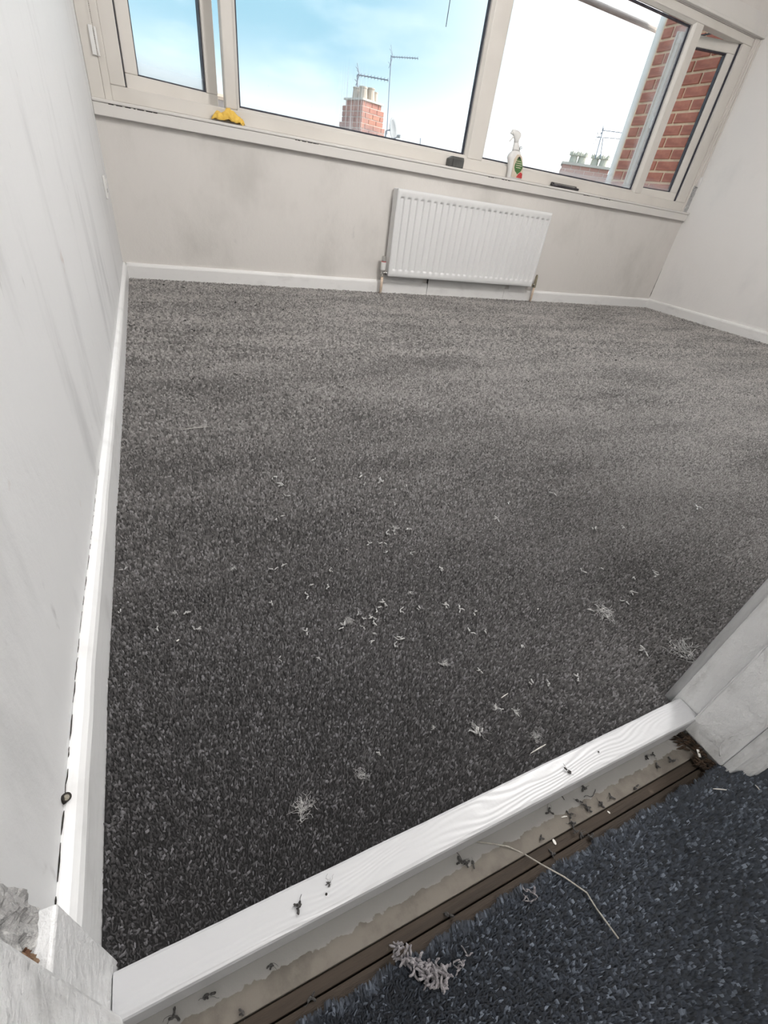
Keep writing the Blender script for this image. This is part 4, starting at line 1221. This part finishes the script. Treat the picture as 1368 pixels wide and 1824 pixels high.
# chimneys
def chimney(name, label, centre, rz, courses, zb, zt, size_fn, bl, bh, potlist, slab, shared):
    c = tag(empty(name, (centre[0], centre[1], zb), rz), label, 'chimney')
    core = MB()
    g = 0.012
    n = int(round((zt - zb) / bh))
    bmx = {}
    joined = MB()
    for k in range(n):
        z = k * bh
        sx, sy = size_fn(zb + z)
        core.box((-sx + g, -sy + g, z), (sx - g, sy - g, z + bh))
        if zb + z < courses: continue
        for face in range(4):
            a, d = (sx, sy) if face % 2 == 0 else (sy, sx)
            nb_ = max(2, int(round(2 * a / bl)))
            L = 2 * a / nb_
            x = -a - (L / 2 if k % 2 else 0)
            while x < a - 1e-6:
                x0, x1_ = max(-a, x) + 0.008, min(a, x + L) - 0.008
                x += L
                if x1_ - x0 < 0.02: continue
                R = Matrix.Rotation(face * math.pi / 2, 4, 'Z')
                if shared:
                    joined.box((x0, -d, z + 0.008), (x1_, -d + g + 0.02, z + bh - 0.008), R)
                else:
                    MB().box((x0, -d, z + 0.008), (x1_, -d + g + 0.02, z + bh - 0.008), R).build('brick', M_chbrick, c)
    core.build('mortar', M_chmortar, c)
    if shared:
        tag(joined.build('bricks', M_chbrick, c), kind='stuff')
    sx, sy = size_fn(zt)
    if slab:
        MB().box((-sx - 0.03, -sy - 0.03, n * bh), (sx + 0.03, sy + 0.03, n * bh + slab)).build('capping', M_slab, c)
    for (px_, py_, r0, r1, h, crown, pm_) in potlist:
        z0 = n * bh + slab
        p = MB().tube([(px_, py_, z0), (px_, py_, z0 + h * 0.9), (px_, py_, z0 + h * 0.9), (px_, py_, z0 + h)], [r0, r1, r1 * 1.15, r1 * 1.12], 12)
        po = p.build('chimney_pot', pm_, c)
        if crown:
            cr_ = MB()
            for q in range(5):
                a = q * 2 * math.pi / 5 + 0.3
                b0 = Vector((px_ + math.cos(a) * r1, py_ + math.sin(a) * r1, z0 + h))
                cr_.tube([b0, b0 + Vector((math.cos(a) * 0.03, math.sin(a) * 0.03, h * 0.45))], [0.05, 0.008], 5)
            cr_.build('crown_point', pm_, po)
    return c
ch1 = away_at(646, 210, 12.0)
c1 = chimney('chimney_stack', 'red brick chimney stack with pale pots behind the wet pane', ch1, math.radians(20), 1.2, -4.0, 1.93,
             lambda z: (0.255, 0.255) if z > 1.80 else ((0.30, 0.30) if z > 1.55 else (0.335, 0.335)), 0.20, 0.085,
             [(-0.16, -0.15, 0.085, 0.070, 0.17, False, M_pot), (0.02, -0.16, 0.085, 0.070, 0.19, False, M_pot), (0.17, -0.10, 0.080, 0.068, 0.16, False, M_pot),
              (-0.15, 0.06, 0.085, 0.070, 0.17, False, M_pot), (0.15, 0.12, 0.080, 0.068, 0.17, False, M_pot), (0.0, 0.05, 0.085, 0.075, 0.21, False, M_pot)], 0.03, False)
ch3 = away_at(1038, 310, 15.0)
c3 = chimney('chimney_stack', 'pale hazy chimney stack with crown pots behind the misted pane', ch3, math.radians(-40), 0.9, -4.0, 1.66,
             lambda z: (0.56, 0.30) if z > 1.55 else (0.58, 0.33), 0.24, 0.085,
             [(-0.33, 0, 0.10, 0.085, 0.17, True, M_pot2), (-0.13, 0, 0.10, 0.085, 0.17, True, M_pot2), (0.20, 0.08, 0.10, 0.085, 0.17, True, M_pot2), (0.40, 0, 0.10, 0.085, 0.17, True, M_pot2)], 0.05, True)
# aerials
def aerial(label, mast, boom, nel, el, rm=0.018, tilt=0, parent=None):
    """mast and boom are lists of world points"""
    a = tag(empty('tv_aerial', mast[0]), label, 'aerial')
    MB().tube(mast, rm, 6).build('mast', M_alu, a, world=True)
    MB().tube(boom, rm * 0.6, 6).build('boom', M_alu, a, world=True)
    p0, p1 = Vector(boom[0]), Vector(boom[-1])
    d = (p1 - p0).normalized()
    s = d.cross(Vector((0, 0, 1))).normalized()
    u = Vector((0, 0, 1))
    e = MB()
    for k in range(nel):
        q = p0 + (p1 - p0) * (0.12 + 0.86 * k / max(1, nel - 1))
        e.tube([q - s * el * 0.5, q + s * el * 0.5], rm * 0.35, 4)
        e.tube([q - u * el * 0.16, q + u * el * 0.16], rm * 0.3, 4)
    e.build('elements', M_alu, a, world=True)
    rf = MB()
    q = p0 + (p1 - p0) * 0.06
    for k in range(-2, 3):
        rf.tube([q + u * 0.045 * k + s * el * 0.6 - d * 0.03 * abs(k), q + u * 0.045 * k - s * el * 0.6 - d * 0.03 * abs(k)], rm * 0.4, 4)
    rf.tube([q - u * 0.16 - d * 0.06, q, q + u * 0.16 - d * 0.06], rm * 0.45, 4)
    rf.build('reflector', M_alu, a, world=True)
    return a
D = 12.0
aerial('low television aerial on the mast fixed to the red chimney', [away_at(636.5, 163, D), away_at(637, 133, D)], [away_at(637, 133, D), away_at(692, 143, D - 0.1)], 9, 0.20, 0.016)
aerial('tall television aerial standing behind the satellite dish', [away_at(689, 240, D), away_at(693, 165, D), away_at(697, 98, D)], [away_at(697, 101, D), away_at(745, 104, D - 0.1)], 10, 0.16, 0.010)
D = 15.0
aerial('television aerial with the upper boom on the hazy chimney', [away_at(1060, 283, D), away_at(1075, 228, D)], [away_at(1072, 232, D), away_at(1112, 237, D)], 5, 0.50, 0.014)
aerial('television aerial with the lower boom on the hazy chimney', [away_at(1069, 283, D), away_at(1074, 246, D)], [away_at(1062, 244, D), away_at(1110, 248, D)], 5, 0.55, 0.012)
dsh = away_at(697, 231, 11.6)
ds = tag(empty('satellite_dish', dsh), 'round grey satellite dish beside the red chimney stack', 'satellite dish')
fd = Vector((0.55, -0.75, 0.20)).normalized()
s1 = fd.cross(Vector((0, 0, 1))).normalized()
s2 = s1.cross(fd)
rings = []
for k in range(6):
    r = 0.175 * k / 5 + 0.002
    rings.append([fd * (0.05 * (r / 0.175) ** 2) + (s1 * math.cos(a) * 0.8 + s2 * math.sin(a)) * r for a in [j * math.pi / 10 for j in range(20)]])
rings += [[v - fd * 0.008 for v in rg_] for rg_ in rings[::-1]]
MB().loft(rings).build('reflector', M_dish, ds, smooth=True)
MB().tube([fd * 0.0 - s2 * 0.15, fd * 0.16 - s2 * 0.13], 0.010, 6).build('feed_arm', M_alu, ds)
MB().tube([fd * 0.13 - s2 * 0.12, fd * 0.20 - s2 * 0.135], 0.028, 8).build('receiver', M_dish, ds)
MB().tube([-fd * 0.01, -fd * 0.12, -fd * 0.12 - Vector((0, 0, 0.9))], 0.016, 6).build('bracket', M_alu, ds)
q = away_at(748, 262, 13)
tag(MB().tube([q - Vector((0, 0, 1.6)), q, away_at(749, 246, 13)], 0.012, 6).build('mast_stub', M_alu), 'short bare mast showing above the sill past the dish', 'mast')
q = away_at(760, 266, 13)
d2 = tag(empty('satellite_dish', q - Vector((0, 0, 0.18))), 'top of a low satellite dish just above the frame rail', 'satellite dish')
MB().loft([[fd * (0.04 * (r / 0.17) ** 2) + (s1 * math.cos(a) + s2 * math.sin(a)) * r for a in [j * math.pi / 8 for j in range(16)]] for r in (0.002, 0.08, 0.17, 0.175)] +
          [[fd * (0.04 * (r / 0.17) ** 2 - 0.01) + (s1 * math.cos(a) + s2 * math.sin(a)) * r for a in [j * math.pi / 8 for j in range(16)]] for r in (0.17, 0.08, 0.002)]).build('reflector', M_dish, d2, smooth=True)
MB().tube([(0, 0, -0.02), (0, 0, -1.4)], 0.016, 6).build('bracket', M_alu, d2)
# roofs: the one in the gap beside the opened sash, and those the chimneys stand on
def roof(label, x0, x1, yy, zt):
    rf = tag(empty('house_roof', ((x0 + x1) / 2, yy, -5)), label, 'roof')
    m_ = MB()
    m_.v = [(x0, yy, zt), (x1, yy, zt), (x0, yy - 1.6, zt - 1.3), (x1, yy - 1.6, zt - 1.3), (x0, yy + 1.6, zt - 1.3), (x1, yy + 1.6, zt - 1.3),
            (x0, yy - 1.6, zt - 1.4), (x1, yy - 1.6, zt - 1.4), (x0, yy + 1.6, zt - 1.4), (x1, yy + 1.6, zt - 1.4)]
    m_.f = [(0, 2, 3, 1), (0, 1, 5, 4), (2, 6, 7, 3), (4, 5, 9, 8), (0, 4, 8, 6, 2), (1, 3, 7, 9, 5), (6, 8, 9, 7)]
    m_.build('slates', M_slate, rf, world=True)
    MB().tube([(x0, yy, zt), (x1, yy, zt)], 0.055, 8).build('ridge_tiles', M_ridge, rf, world=True)
    MB().box((x0 + 0.1, yy - 1.4, -5.0), (x1 - 0.1, yy + 1.4, zt - 1.3)).build('house_wall', M_chbrick, rf, world=True)
rB = away_at(402, 176, 11.0)
roof('dark slate roof with pale ridge tiles beyond the opened sash', rB.x - 4.5, rB.x + 0.02, rB.y, rB.z)
roof('dark slate roof under the red chimney stack', 2.6, 7.6, 11.05, 1.02)
roof('dark slate roof under the pale hazy chimney stack', 8.2, 15.0, ch3.y, 0.95)
